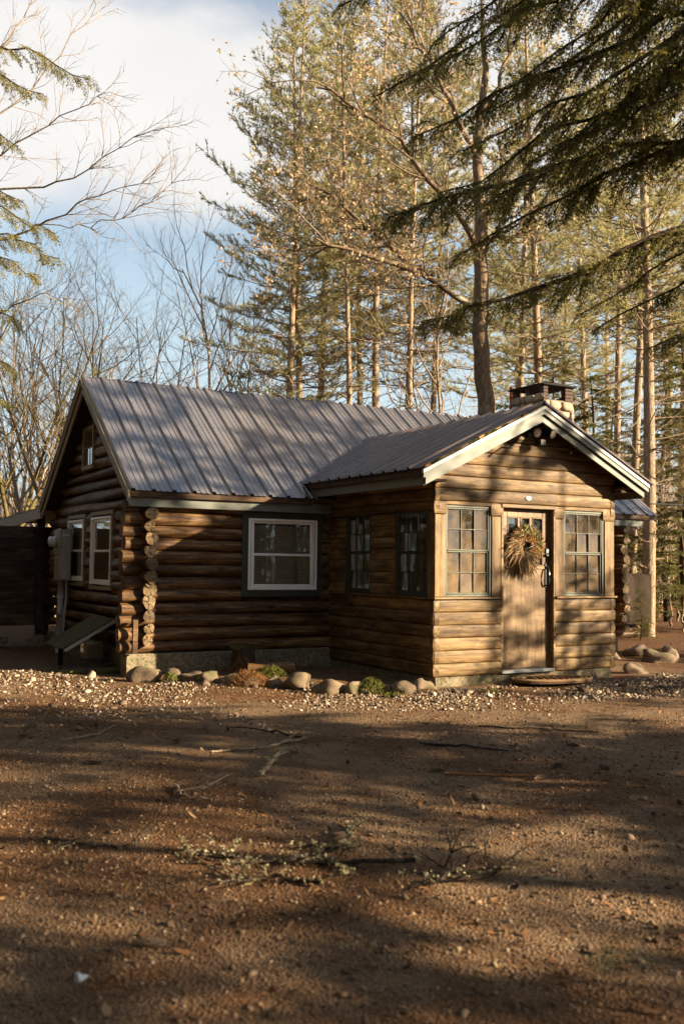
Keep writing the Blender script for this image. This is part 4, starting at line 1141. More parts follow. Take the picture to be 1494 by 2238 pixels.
# electric meter on the gable wall
mb_ = empty('electric_meter', (GX - 0.11, 6.12, 0.0)); tag(mb_, 'grey electric meter box with round glass meter on the gable wall', 'meter')
obj('box', (MB().box(-0.17, 0.0, -0.20, 0.20, 1.155, 1.955, 0, 0.01), [M['grey_metal']]), mb_)
obj('box_lid', (MB().box(-0.185, -0.171, -0.19, 0.19, 1.56, 1.945, 0, 0.005), [M['grey_metal']]), mb_)
b = MB(); b.tube([(-0.186, 0, 1.76), (-0.22, 0, 1.76)], 0.10, 20); 
obj('meter_ring', (b, [M['grey_metal']]), mb_)
b = MB(); b.tube([(-0.221, 0, 1.76), (-0.29, 0, 1.76), (-0.31, 0, 1.76), (-0.318, 0, 1.76)], [0.085, 0.083, 0.07, 0.03], 20)
obj('meter_glass', (b, [M['meter_glass']]), mb_)
obj('breaker_switch', (MB().box(-0.20, -0.171, -0.04, 0.04, 1.40, 1.54, 0, 0.004), [M['grey_metal']]), mb_)
obj('red_seal', (MB().box(-0.182, -0.171, -0.02, 0.01, 1.32, 1.36, 0, 0.002), [M['red']]), mb_)
st = obj('warning_sticker', (MB().box(-0.135, -0.045, -0.204, -0.2005, 1.85, 1.905, 0, 0.001), [M['label_white']]), mb_)
b = MB()
b.box(-0.128, -0.052, -0.2052, -0.2042, 1.884, 1.898, 0, 0.0003)
for k in range(3): b.box(-0.128, -0.06 - 0.008 * k, -0.2052, -0.2042, 1.872 - 0.009 * k, 1.875 - 0.009 * k, 0, 0.0003)
o = obj('sticker_print', (b, [M['black']]), mb_); o['kind'] = 'stuff'
b = MB(); b.tube([(-0.085, 0.06, 1.156), (-0.085, 0.06, 0.62)], 0.048, 14); b.tube([(-0.085, 0.06, 0.95), (-0.085, 0.06, 0.87)], 0.058, 14); b.tube([(-0.085, 0.06, 0.62), (-0.09, 0.06, -0.05)], 0.056, 14)
obj('conduit', (b, [M['pvc']]), mb_)
for k, (y0, y1) in enumerate(((-0.10, -0.14), (-0.13, -0.02), (-0.16, -0.19))):
    obj('wire', (MB().tube([(-0.05, y0, 1.156), (-0.06, y0 - 0.05, 0.85), (-0.08, (y0 + y1) / 2 - 0.03, 0.62), (-0.09, y1, 0.35), (-0.10, y1 - 0.03, -0.03)], 0.012, 6), [M['pvc']]), mb_)
pr = [(-0.09 + 0.045 * math.cos(a * 2.1), -0.13 + 0.07 * math.sin(a), 0.60 + 0.10 * math.sin(a * 1.3 + 1)) for a in np.linspace(0, 9, 40)]
obj('wire_loop', (MB().tube(pr, 0.006, 5), [M['pvc']]), mb_)

# mossy plank hatch over the cellar window
ht = empty('cellar_hatch', (-3.0, 3.9, 0.0)); tag(ht, 'low moss grown plank lean-to on short posts against the gable wall', 'hatch')
A0 = np.array([-2.84, 0.0, 0.66]); A1 = np.array([-3.50, 0.0, 0.285])
sl_ = A1 - A0; Ln = np.linalg.norm(sl_); an = math.atan2(A0[2] - A1[2], A0[0] - A1[0])
rz = np.random.default_rng(8)
for k in range(7):
    y0 = 3.52 + k * 0.148
    b = MB(); b.box(0, Ln + rz.uniform(-0.02, 0.03), -0.072, 0.072, -0.014, 0.014, 0, 0.005)
    o = obj('plank', (b, [M['moss_plank']]), ht); o.location = (A1[0] + 3.0, y0 + 0.074 - 3.9, A1[2] + rz.uniform(-0.005, 0.005)); o.rotation_euler = (0, -an, 0)
b = MB(); b.box(0, Ln + 0.02, -0.012, 0.012, -0.055, -0.016, 0, 0.003)
o = obj('edge_strip', (b, [M['pvc']]), ht); o.location = (A1[0] + 3.0, 3.51 - 3.9, A1[2] + 0.012); o.rotation_euler = (0, -an, 0)
for x, y, h in ((-3.30, 3.56, 0.36), (-2.92, 3.56, 0.57), (-3.30, 4.45, 0.36)):
    obj('post', (MB().box(x + 3 - 0.03, x + 3 + 0.03, y - 3.93, y - 3.87, -0.05, h, 0, 0.004), [M['board']]), ht)
obj('frame_board', (MB().box(-3.30 + 3.031, -2.92 + 2.969, -0.365, -0.34, 0.10, 0.15), [M['board']]), ht)
gp = MB(); gp.add([(-0.27, -0.335, 0.05), (0.04, -0.335, 0.05), (0.04, -0.335, 0.36), (-0.27, -0.335, 0.36)], [(0, 1, 2, 3)])
obj('pane', (gp, [M['glass']]), ht)
obj('bottom_log', (log_mesh(0.95, 0.07, 77), [M['board'], M['board']]), ht, (-0.55, -0.47, 0.02), (0, 0, 0.05))
obj('bottom_log', (log_mesh(1.0, 0.055, 78), [M['moss_plank'], M['board']]), ht, (-0.62, -0.66, 0.0), (0, 0, -0.12))

# board fence behind the back corner
fc = empty('board_fence', (-4.3, 7.95, 0)); tag(fc, 'dark horizontal board fence behind the meter corner', 'fence')
rz = np.random.default_rng(9); z = 0.34
for k in range(9):
    h = 0.19
    o = obj('board', (MB().box(-1.75, 1.75, -0.014, 0.014, -h / 2 - 0.004, h / 2 + 0.001), [M['board']]), fc, (rz.uniform(-0.02, 0.02), rz.uniform(-0.006, 0.006), z + h / 2), (rz.normal(0, 0.02), 0, rz.normal(0, 0.001)))
    z += h
for x in (-1.4, 0.1, 1.62): obj('post', (MB().box(x - 0.05, x + 0.05, 0.03, 0.12, -0.2, 2.02), [M['board']]), fc)
b = MB(); b.box(-0.2, 0.2, -0.1, 0.1, 0, 0.2, 0, 0.02)
blk = obj('concrete_block', (b, [M['concrete']]), None, (-3.62, 7.5, 0.0)); tag(blk, 'pale concrete block under the board fence', 'block')

# ------------------------------------------------------------------ boulders
def boulder(name, x, y, w, h, seed, label, group, mat='rock', rz_=None, d=None):
    V, F = blob(seed, 3, 0.34, 1.5); V = V * (1 + 0.02 * np.random.default_rng(seed).normal(size=(len(V), 1)))
    V[:, 2] = np.where(V[:, 2] < -0.35, -0.35 + (V[:, 2] + 0.35) * 0.3, V[:, 2])
    V = V * [w / 2, (d or w * 0.75) / 2, h * 0.72]
    o = obj(name, mesh_np(name, V, F, [M[mat]], smooth=True), None, (x, y, float(ground_z(x, y)) + h * 0.15), (0, 0, (seed * 0.77) % 0.6 - 0.3 - 0.45 if rz_ is None else rz_))
    tag(o, label, 'stone', group)
    return o
GB = 'border stones along the needle bed'
for k, (x, y, w, h, lb) in enumerate((
    (-2.90, 1.98, 0.36, 0.19, 'pale smooth boulder at the left end of the stone border'),
    (-2.64, 1.71, 0.24, 0.16, 'mossy rounded stone second from the left in the border'),
    (-2.47, 1.54, 0.25, 0.155, 'cracked tan stone third from the left in the border'),
    (-2.30, 1.37, 0.24, 0.15, 'rounded stone fourth from the left in the border'),
    (-2.20, 1.20, 0.17, 0.11, 'small flat stone left of the needle covered boulder'),
    (-2.08, 1.13, 0.20, 0.15, 'dark stone tucked under heaped needles before the stump'),
    (-1.92, 0.98, 0.34, 0.18, 'broad boulder topped with needles in front of the stump'),
    (-1.70, 0.82, 0.21, 0.16, 'small angular stone in front of the cut log'),
    (-1.50, 0.62, 0.39, 0.22, 'largest rounded boulder in the middle of the border'),
    (-1.33, 0.22, 0.34, 0.19, 'grey brown boulder right of the largest border boulder'),
    (-1.08, 0.04, 0.30, 0.20, 'tan square boulder left of the moss clump'),
    (-0.76, -0.15, 0.11, 0.15, 'narrow upright stone right of the moss clump'),
    (-0.62, -0.26, 0.26, 0.155, 'smooth egg shaped stone second from the porch corner'),
    (-0.33, -0.24, 0.24, 0.15, 'rounded stone nearest the porch corner'))):
    boulder('border_stone', x, y, w * 1.15, h * 0.95, 300 + k, lb, GB)
for k, (x, y, w, h, lb) in enumerate((
    (5.75, 2.28, 0.50, 0.24, 'mossy boulder heaped right of the porch under the dark log ends'),
    (5.15, 1.35, 0.55, 0.22, 'flat dark rock in front of the rock heap right of the porch'),
    (5.75, 1.62, 0.30, 0.22, 'pale edged rock at the right end of the rock heap'),
    (4.85, 2.02, 0.34, 0.16, 'small rock at the left end of the rock heap right of the porch'),
    (3.55, 0.25, 0.34, 0.17, 'half buried grey stone beside the right porch corner'))):
    boulder('yard_rock', x, y, w, h, 340 + k, lb, 'rocks right of the porch')
boulder('yard_rock', -2.95, 7.3, 0.55, 0.2, 351, 'pale flat stone lying at the foot of the board fence', 'rocks by the fence', d=0.3)
boulder('yard_rock', -3.35, 7.2, 0.45, 0.18, 352, 'dark rounded stone left of the pale one by the fence', 'rocks by the fence', d=0.3)
boulder('pebble', -5.929, -6.358, 0.045, 0.03, 353, 'single white pebble in the lower left foreground', None, 'label_white')

# moss clumps on the stones
def clump(name, x, y, rx, ry, h, n, seed, label, ln=0.045, w=0.0035, mat='moss', cat='moss', kind='stuff'):
    def f(r):
        a = r.random() * 6.283; q = math.sqrt(r.random()); xx, yy = q * math.cos(a), q * math.sin(a)
        return (xx * rx, yy * ry, (1 - q * q) * h * r.uniform(0.6, 1.0))
    V, F = tufts(n, f, ln, w, seed, 0.4)
    o = obj(name, mesh_np(name, V, F, [M[mat]]), None, (x, y, float(ground_z(x, y))), (0, 0, -0.5))
    tag(o, label, cat, kind=kind); return o
clump('moss', -0.90, -0.06, 0.20, 0.13, 0.17, 1900, 41, 'bright green moss clump draped over the stone border')
clump('moss', -0.83, -0.42, 0.13, 0.07, 0.03, 500, 42, 'low moss patch on the gravel in front of the border')
clump('moss', -1.45, 1.42, 0.22, 0.12, 0.14, 1100, 43, 'yellow green moss spilling over the cut log')
clump('moss', -2.70, 1.62, 0.11, 0.08, 0.12, 350, 44, 'dark moss on the second border stone')
clump('moss', 0.28, -0.72, 0.12, 0.06, 0.02, 250, 45, 'thin green weeds in the chips before the porch corner')
M['needle_heap'] = M['needle_dead']
clump('needle_heap', -1.98, 0.95, 0.26, 0.14, 0.17, 1500, 46, 'heap of orange pine needles on the boulder before the stump', 0.08, 0.0018, 'needle_dead', 'pine needles')
clump('needle_heap', -1.66, 1.85, 0.17, 0.12, 0.22, 500, 47, 'dry needles caught on the cut log beside the stump', 0.08, 0.0018, 'needle_dead', 'pine needles')
clump('needle_heap', -0.35, -0.30, 0.2, 0.08, 0.03, 500, 48, 'dry grass at the foot of the stone by the porch', 0.07, 0.0018, 'wheat', 'dry grass')

# stump and cut log
su = empty('tree_stump', (-1.57, 2.02, 0.03)); tag(su, 'dark rotted stump with mossy top against the cabin wall', 'stump')
q = np.random.default_rng(15); n, sd = 9, 26
th = np.arange(sd) / sd * 6.283; prof = 0.135 * (1 + 0.12 * np.sin(3 * th + 1) + 0.09 * q.normal(size=sd))
V = []
for k in range(n):
    t = k / (n - 1); V += [((prof[a] * (1.15 - 0.2 * t) + 0.012 * q.normal()) * math.cos(th[a]), (prof[a] * (1.15 - 0.2 * t)) * math.sin(th[a]), -0.1 + 0.46 * t + (0.02 * q.normal() if k == n - 1 else 0)) for a in range(sd)]
b = MB(); b.add(V, [(k * sd + a, k * sd + (a + 1) % sd, (k + 1) * sd + (a + 1) % sd, (k + 1) * sd + a) for k in range(n - 1) for a in range(sd)], 0, True)
b.add([V[(n - 1) * sd + a] for a in range(sd)] + [(0, 0, 0.30)], [(a, (a + 1) % sd, sd) for a in range(sd)])
obj('stump_wood', (b, [M['bark_dark']]), su)
V, F = tufts(600, lambda r: (r.uniform(-0.15, 0.02), r.uniform(-0.13, 0.1), r.uniform(0.31, 0.36)), 0.035, 0.004, 51)
o = obj('stump_moss', mesh_np('stump_moss', V, F, [M['moss']]), su); o['kind'] = 'stuff'
cl = obj('cut_log', (log_mesh(0.58, 0.085, 79, bow=0.006), [M['old_log'], M['log_end']]), None, (-1.66, 1.66, 0.12), (0, -0.04, -0.50)); tag(cl, 'short cut log lying beside the stump inside the stone border', 'log')

# ------------------------------------------------------------------ sticks, lichen branches and cones on the drive
def stick(name, pts, r0, label, mat='bark_dark', lich=0, group=None, twigs=0, seed=0, cat='stick'):
    q = np.random.default_rng(seed + 900); pts = np.array(pts, float)
    base = pts[0].copy(); t = np.linspace(0, 1, max(4, len(pts) * 4))
    src = np.linspace(0, 1, len(pts)); P = np.stack([np.interp(t, src, pts[:, k]) for k in range(3)], -1)
    P[1:-1] += q.normal(0, r0 * 0.5, P[1:-1].shape); P[:, 2] = np.maximum(P[:, 2], r0 * 0.6)
    P[:, 2] += ground_z(P[:, 0], P[:, 1]); P -= [base[0], base[1], 0]
    b = MB(); b.tube(P, np.linspace(r0, r0 * 0.5, len(P)), 8)
    for k in range(twigs):
        s = P[q.integers(1, len(P) - 1)]; d = q.normal(size=3); d[2] = abs(d[2]) * 0.25; d /= np.linalg.norm(d); l = q.uniform(0.08, 0.30)
        b.tube([s, s + d * l * 0.5 + [0, 0, 0.012], s + d * l + q.normal(0, 0.02, 3)], [r0 * 0.4, r0 * 0.3, r0 * 0.15], 5)
        if lich: P = np.vstack([P, [s + d * l * f for f in (0.4, 0.6, 0.8, 1.0)]])
    o = obj(name, (b, [M[mat]]), None, (base[0], base[1], 0)); tag(o, label, cat, group)
    if lich:
        idx = q.integers(0, len(P), lich)
        def f(r): 
            p = P[idx[r.integers(0, len(idx))]]; return p + r.normal(0, r0 * 0.55, 3) + [0, 0, r0 * 0.5]
        V, F = tufts(int(lich * 1.2), f, 0.012, 0.0045, seed + 60, 0.1)
        c = obj('lichen', mesh_np('lichen', V, F, [M['lichen']]), o); c['kind'] = 'stuff'
    return o
stick('lichen_branch', [(-3.98, -3.62, 0.02), (-3.78, -3.38, 0.025), (-3.55, -3.02, 0.02), (-3.36, -2.98, 0.02)], 0.022, 'thick lichen covered stick with a broken end in the middle of the drive', 'bark_grey', 500, seed=1, cat='branch')
stick('lichen_branch', [(-3.02, -2.52, 0.03), (-3.25, -2.55, 0.02), (-3.50, -2.75, 0.015), (-3.95, -2.72, 0.01)], 0.014, 'forked thin branch with a splintered tip behind the lichen stick', 'bark_grey', 250, twigs=5, seed=2, cat='branch')
stick('stick', [(-3.02, -2.40, 0.02), (-3.10, -2.05, 0.02), (-3.32, -1.62, 0.01)], 0.010, 'dark crooked twig reaching from the fork towards the cabin', seed=3)
stick('lichen_branch', [(-4.02, -5.02, 0.035), (-4.18, -5.18, 0.04), (-4.33, -5.38, 0.03), (-4.55, -5.22, 0.02)], 0.015, 'short branch thick with pale lichen in the centre foreground', 'bark_dark', 900, twigs=4, seed=4, cat='branch')
stick('lichen_branch', [(-4.12, -5.72, 0.02), (-4.50, -5.55, 0.02), (-4.80, -5.40, 0.02), (-5.05, -5.15, 0.02)], 0.013, 'spreading lichen twig tangle left of centre in the foreground', 'bark_dark', 900, twigs=16, seed=5, cat='branch')
stick('lichen_branch', [(-4.72, -5.86, 0.02), (-4.86, -5.66, 0.02), (-5.10, -5.62, 0.02)], 0.012, 'lowest lichen twig at the left front of the tangle', 'bark_dark', 420, twigs=8, seed=6, cat='branch')
stick('lichen_branch', [(-4.25, -5.98, 0.02), (-3.95, -6.08, 0.03), (-3.70, -5.95, 0.03)], 0.013, 'dark twiggy branch with lichen right of centre in the foreground', 'bark_dark', 420, twigs=16, seed=7, cat='branch')
stick('stick', [(-3.74, -6.22, 0.01), (-3.62, -6.36, 0.01)], 0.007, 'short pale stub right of the foreground branches', 'lichen', seed=8)
stick('stick', [(-2.28, -3.05, 0.01), (-2.05, -3.28, 0.015), (-1.80, -3.58, 0.01)], 0.013, 'straight black stick in the shade before the porch', 'black', seed=9)
stick('stick', [(-5.60, -4.42, 0.01), (-5.44, -4.68, 0.01), (-5.28, -4.78, 0.01), (-5.10, -4.66, 0.01)], 0.007, 'thin curved lichen twig at the left of the drive', 'bark_dark', 120, twigs=4, seed=10)
stick('stick', [(-4.60, -3.70, 0.015), (-4.66, -3.95, 0.02), (-4.52, -4.10, 0.01)], 0.012, 'hooked orange brown stick at the left of the drive', 'bark_pine', 60, twigs=3, seed=11)
stick('stick', [(-2.75, -4.05, 0.01), (-2.45, -4.20, 0.01), (-2.10, -4.42, 0.01)], 0.008, 'thin orange barked stick on the sunlit streak', 'orange_wood', seed=12)
stick('stick', [(-4.85, -1.75, 0.01), (-4.55, -1.70, 0.02), (-4.20, -1.15, 0.01)], 0.009, 'long thin stick at the left edge of the sunlit gravel', 'bark_pine', seed=13)
stick('stick', [(-1.30, -2.55, 0.01), (-0.85, -2.95, 0.01), (-0.55, -3.3, 0.01)], 0.008, 'thin dark stick far right in the shaded gravel', seed=14)
# pine cones: overlapping scales on a curved spindle
def cone_mesh(seed):
    q = np.random.default_rng(seed); V = []; F = []
    n = 70
    for k in range(n):
        t = k / n; a = k * 2.39996; x = (t - 0.5) * 0.125; rad = 0.019 * math.sin(math.pi * min(1, t * 0.88 + 0.12)) ** 0.7
        ca, sa = math.cos(a), math.sin(a); u = np.array([0, ca, sa]); s = np.array([0, -sa, ca]); ax = np.array([1.0, 0, 0])
        c = np.array([x, 0, 0]); o = len(V); w = 0.009
        V += [tuple(c), tuple(c + u * rad * 0.7 + s * w + ax * 0.006), tuple(c + u * rad + ax * 0.014), tuple(c + u * rad * 0.7 - s * w + ax * 0.006), tuple(c + u * rad * 0.75 + ax * 0.010)]
        F += [(o, o + 1, o + 4), (o + 1, o + 2, o + 4), (o + 2, o + 3, o + 4), (o + 3, o, o + 4)]
    b = MB(); b.add(V, F); b.tube([(-0.06, 0, 0), (0.055, 0, 0)], 0.006, 6)
    return b.mesh('pine_cone', [M['bark_pine']])
cones = [cone_mesh(1), cone_mesh(2)]
for k, (x, y, lb) in enumerate(((-4.887, -0.946, 'dark pine cone at the left edge of the yard, nearest the gravel band'), (-4.579, -1.276, 'pinkish pine cone in the sunlit patch at the left'), (-5.073, -1.457, 'pine cone left of the pinkish one, at the picture edge'), (-4.864, -2.71, 'flattened pine cone in the left shade'), (-3.01, -4.752, 'dark pine cone lying diagonally right of centre'), (-1.859, -4.228, 'pine cone on the sunlit streak at the right'), (-1.209, -3.669, 'pale ringed pine cone in the right shade'), (-1.707, -3.583, 'pine cone beside the black stick'), (-5.616, -6.181, 'reddish pine cone in the lower left foreground'), (-1.602, -4.428, 'pine cone farthest right on the drive'), (-2.235, -4.461, 'pine cone beside the orange stick'), (-0.9, -3.0, 'pine cone farthest back in the right shade'), (-4.05, -2.25, 'pine cone left of the forked branch'), (-2.75, -3.95, 'pine cone at the left end of the orange stick'))):
    o = obj('pine_cone', cones[k % 2], None, (x, y, float(ground_z(x, y)) + 0.018), (k * 1.3, 0, k * 1.9)); tag(o, lb, 'pine cone', 'pine cones fallen on the drive')

# ------------------------------------------------------------------ right background: canvas screen, red plank, cable
p = at(1372, 20.5)
scn = empty('canvas_screen', tuple(p), 0.15); tag(scn, 'brown canvas covered woodpile behind the right log ends', 'woodpile')
b = MB(); n = 16
V = [(x, 0.03 * math.sin(k * 0.9), z + (0.05 * math.sin(k * 1.3) if z > 0.5 else 0)) for z in (0.0, 0.55, 1.0) for k, x in enumerate(np.linspace(-0.5, 0.85, n))]
V += [(x, 0.7, 1.02) for x in np.linspace(-0.5, 0.85, n)]
b.add(V, [(r_ * n + k, r_ * n + k + 1, (r_ + 1) * n + k + 1, (r_ + 1) * n + k) for r_ in range(3) for k in range(n - 1)], 0, True)
obj('canvas', (b, [M['shed']]), scn, (0, 0, 0.30))
for k in range(10): obj('firewood', (log_mesh(1.2, 0.07, 600 + k), [M['old_log'], M['log_end']]), scn, (-0.45, 0.3 + (k % 3) * 0.14, 0.06 + (k // 3) * 0.13))
p = at(1457, 33.0)
o = obj('red_plank', (MB().box(-0.45, 0.45, -0.06, 0.06, 0, 0.07), [M['red']]), None, (p[0], p[1], 0.12), (0, 0.02, -0.4)); tag(o, 'faded red plank lying on the forest floor at the right edge', 'plank')
a = world(1422, 1101, 17.6); c = world(1560, 1101, 19.5)
mid = (a + c) / 2 - [0, 0, 0.02]
o = obj('overhead_cable', (MB().tube([a, mid, c], 0.012, 6), [M['black']])); tag(o, 'thin black cable strung from the cabin eave to the right', 'cable')
# ------------------------------------------------------------------ trees
def unit(v): return v / (np.linalg.norm(v) + 1e-9)
class Tree:
    def __init__(s, seed): s.q = np.random.default_rng(seed); s.br = []; s.tips = []
    def add(s, P, r, sides): s.br.append((np.asarray(P, float), np.asarray(r, float), sides))
    def limb(s, p, d, Ln, r, lvl, maxl, up=0.12, wob=0.22, kids=(6, 6, 5, 4), spread=0.75, taper=0.3, start=0.3):
        q = s.q; n = max(3, int(5 - lvl * 0.6) + 1); P = [p]; dd = unit(np.array(d, float)); seg = Ln / n
        dirs = []
        for k in range(n):
            dd = unit(dd + q.normal(0, wob, 3) * (0.7 if lvl == 0 else 1) + np.array([0, 0, up])); dirs.append(dd); P.append(P[-1] + dd * seg)
        P = np.array(P); rad = np.linspace(r, r * taper, n + 1)
        s.add(P, rad, 7 if lvl == 0 else 5 if lvl == 1 else 4 if lvl == 2 else 3)
        if lvl >= maxl: s.tips.append((P[-1], dirs[-1])); return
        m = kids[min(lvl, len(kids) - 1)]
        for k in range(m):
            t = start + (1 - start) * (k + q.random()) / m; i = min(n - 1, int(t * n)); f = t * n - i
            b = P[i] * (1 - f) + P[i + 1] * f
            side = unit(np.cross(dirs[i], q.normal(size=3))); nd = unit(dirs[i] * (1 - spread * 0.45) + side * spread)
            s.limb(b, nd, Ln * q.uniform(0.42, 0.68) * (1.1 - 0.5 * t), max(0.004, r * (1 - 0.6 * t) * 0.58), lvl + 1, maxl, up, wob, kids, spread, taper, 0.25)
    def mesh(s, name, mat):
        V = []; F = []; o = 0
        for P, r, sd in s.br:
            a, b = tube_np(P, r, sd); V.append(a); F.append(b + o); o += len(a)
        return mesh_np(name, np.vstack(V), np.vstack(F), [mat], smooth=True)
def leaf_mesh(name, P, D, K, ln, w, mat, q, spread=0.8, upb=0.15, quad=False):
    """K thin needles (or leaf blades) fanning out at every point P along direction D"""
    P = np.repeat(P, K, 0); D = np.repeat(D, K, 0); n = len(P)
    d = D * (1 - spread * 0.4) + q.normal(size=(n, 3)) * spread * 0.6 + [0, 0, upb]
    d /= np.linalg.norm(d, axis=1, keepdims=True)
    s = np.cross(d, q.normal(size=(n, 3))); s /= np.linalg.norm(s, axis=1, keepdims=True) + 1e-9
    l = (ln * q.uniform(0.6, 1.2, n))[:, None]; w = w * q.uniform(0.7, 1.3, n)[:, None]
    if quad:
        m = P + d * l * 0.5
        V = np.stack([P, m - s * w, P + d * l, m + s * w], 1).reshape(-1, 3); return mesh_np(name, V, np.arange(4 * n).reshape(-1, 4), [mat])
    V = np.stack([P - s * w, P + s * w, P + d * l], 1).reshape(-1, 3)
    return mesh_np(name, V, np.arange(3 * n).reshape(-1, 3), [mat])

def tree_obj(name, trunk, crown, loc, label, group=None, rz=0.0, sc=1.0, cat='tree'):
    e = empty(name, tuple(loc), rz); e.scale = (sc,) * 3 if np.ndim(sc) == 0 else sc
    obj('trunk', trunk, e)
    if crown: obj('crown', crown, e)
    tag(e, label, cat, group)
    return e

# --- white pines
def pine(seed, Hh=18.0, r0=0.14, clear=0.42, wid=2.6, dead=60, K=6, dens=1.0, mat='needle_pine', curve=0.25, gap=1.0, nw=0.010):
    T = Tree(seed); q = T.q
    n = 12; ph = q.random() * 6.28
    z = np.linspace(0, Hh, n + 1); P = np.stack([curve * np.sin(z / Hh * 3 + ph) - curve * math.sin(ph), curve * np.cos(z / Hh * 2.5 + ph) - curve * math.cos(ph), z - 0.1], -1)
    T.add(P, np.linspace(r0, 0.02, n + 1) ** 1.0, 8)
    pos = lambda h: np.array([np.interp(h, z, P[:, k]) for k in range(3)])
    for k in range(dead):       # bare lower branches
        h = Hh * q.uniform(0.06, clear + 0.1); a = q.random() * 6.28; Lb = q.uniform(0.5, 2.4) * (0.5 + h / Hh)
        d = np.array([math.cos(a), math.sin(a), q.uniform(-0.25, 0.35)])
        T.limb(pos(h), d, Lb, 0.018, 2, 3, 0.02, 0.22, (0, 0, 4, 0), 0.8)
    pts = []; dirs = []
    h = Hh * clear
    while h < Hh - 0.3:
        t = (h - Hh * clear) / (Hh * (1 - clear)); m = q.integers(3, 6); a0 = q.random() * 6.28
        R_ = wid * (0.55 + 0.6 * min(1, t * 3)) * (1 - t) ** 0.75 + 0.25
        for k in range(m):
            a = a0 + k * 6.28 / m + q.normal(0, 0.25); Lb = R_ * q.uniform(0.55, 1.15); rise = 0.05 + 0.55 * t
            d = np.array([math.cos(a), math.sin(a), rise]); p = pos(h); dd = unit(d); B = [p]; nn = 6
            for s_ in range(nn): dd = unit(dd + q.normal(0, 0.10, 3) + [0, 0, 0.05]); B.append(B[-1] + dd * Lb / nn)
            B = np.array(B); T.add(B, np.linspace(0.022 * (1.2 - t), 0.005, nn + 1), 4)
            nt_ = int(Lb * 6.5 * dens) + 2
            for u in range(nt_):
                f = 0.25 + 0.75 * (u + q.random()) / nt_; i = min(nn - 1, int(f * nn)); b_ = B[i] + (B[i + 1] - B[i]) * (f * nn - i)
                bd = unit(B[i + 1] - B[i]); sd = unit(np.cross(bd, [0, 0, 1]) * q.choice([-1, 1]) + bd * 0.7 + [0, 0, 0.35] + q.normal(0, 0.25, 3)); tl = q.uniform(0.2, 0.55) * (1.25 - f * 0.6)
                e_ = b_ + sd * tl
                T.add(np.array([b_, (b_ + e_) / 2 + q.normal(0, 0.02, 3), e_]), np.array([0.006, 0.005, 0.003]), 3)
                for g in np.linspace(0.35, 1.0, 4): pts.append(b_ + (e_ - b_) * g); dirs.append(sd)
        h += q.uniform(0.32, 0.55) * gap
    pts.append(pos(Hh)); dirs.append(np.array([0, 0, 1.0]))
    return T.mesh('trunk', M['bark_pine']), leaf_mesh('crown', np.array(pts), np.array(dirs), K, 0.15, nw, M[mat], q)
PINES = [pine(1), pine(2, 17, 0.13, 0.46, 2.2), pine(3, 19, 0.16, 0.36, 3.0), pine(4, 16, 0.10, 0.55, 1.7, 70)]
HIGH = pine(6, 19.5, 0.055, 0.56, 2.6, 8, 12, 1.5, gap=2.6, nw=0.024)
EDGE = pine(5, 18.0, 0.15, 0.30, 3.6, 40, 6, 1.2)
# --- dark hemlocks and firs of the understorey
def fir(seed, Hh=9.0, wid=2.3, K=6, dens=1.0):
    T = Tree(seed); q = T.q
    z = np.linspace(0, Hh, 9); P = np.stack([0.1 * np.sin(z), 0.1 * np.cos(z), z - 0.1], -1); T.add(P, np.linspace(0.11, 0.012, 9), 7)
    pts = []; dirs = []; h = 0.5
    while h < Hh - 0.15:
        t = h / Hh; R_ = wid * (1 - t) ** 0.8 + 0.15; m = q.integers(4, 7)
        for k in range(m):
            a = q.random() * 6.28; Lb = R_ * q.uniform(0.5, 1.1); d = np.array([math.cos(a), math.sin(a), 0.15]); p = np.array([0.1 * math.sin(h), 0.1 * math.cos(h), h]); dd = unit(d); B = [p]
            for s_ in range(5): dd = unit(dd + q.normal(0, 0.08, 3) + [0, 0, -0.09]); B.append(B[-1] + dd * Lb / 5)
            B = np.array(B); T.add(B, np.linspace(0.016, 0.004, 6), 3)
            nt_ = int(Lb * 12 * dens) + 2
            for u in range(nt_):
                f = 0.15 + 0.85 * q.random(); i = min(4, int(f * 5)); b_ = B[i] + (B[i + 1] - B[i]) * (f * 5 - i); bd = unit(B[i + 1] - B[i])
                sd = unit(np.cross(bd, [0, 0, 1]) * q.choice([-1, 1]) + bd * 0.8 + [0, 0, -0.15] + q.normal(0, 0.15, 3)); tl = q.uniform(0.15, 0.45) * (1.2 - 0.6 * f)
                for g in np.linspace(0.2, 1.0, 4): pts.append(b_ + sd * tl * g); dirs.append(sd)
        h += q.uniform(0.2, 0.34)
    return T.mesh('trunk', M['bark_dark']), leaf_mesh('crown', np.array(pts), np.array(dirs), K, 0.085, 0.011, M['needle_dark'], q, 0.9, -0.05)
FIRS = [fir(11), fir(12, 7.0, 2.0)]
# --- bare hardwoods
def bare(seed, Hh=11.0, r0=0.13, mat='bark_grey', forks=2, kids=(7, 6, 5, 4), up=0.14, spread=0.7, lean=(0, 0), fork_h=0.25, maxl=4):
    T = Tree(seed); q = T.q
    base = np.array([0, 0, -0.1]); top = np.array([lean[0], lean[1], Hh * fork_h])
    n = 6; P = np.linspace(base, top, n); P[1:-1] += q.normal(0, 0.06, (n - 2, 3)) * [1, 1, 0.2]
    T.add(P, np.linspace(r0 * 1.25, r0 * 0.9, n), 8)
    for k in range(forks):
        a = 6.28 * k / forks + q.random(); s_ = 0.12 if forks == 1 else 0.42
        T.limb(P[-1], [s_ * math.cos(a), s_ * math.sin(a), 1.0], Hh * (1 - fork_h) * q.uniform(0.85, 1.05), r0 * (0.95 if forks == 1 else 0.72), 0, maxl - 1, up, 0.16, kids, spread, 0.22, 0.12)
    return T.mesh('trunk', M[mat])
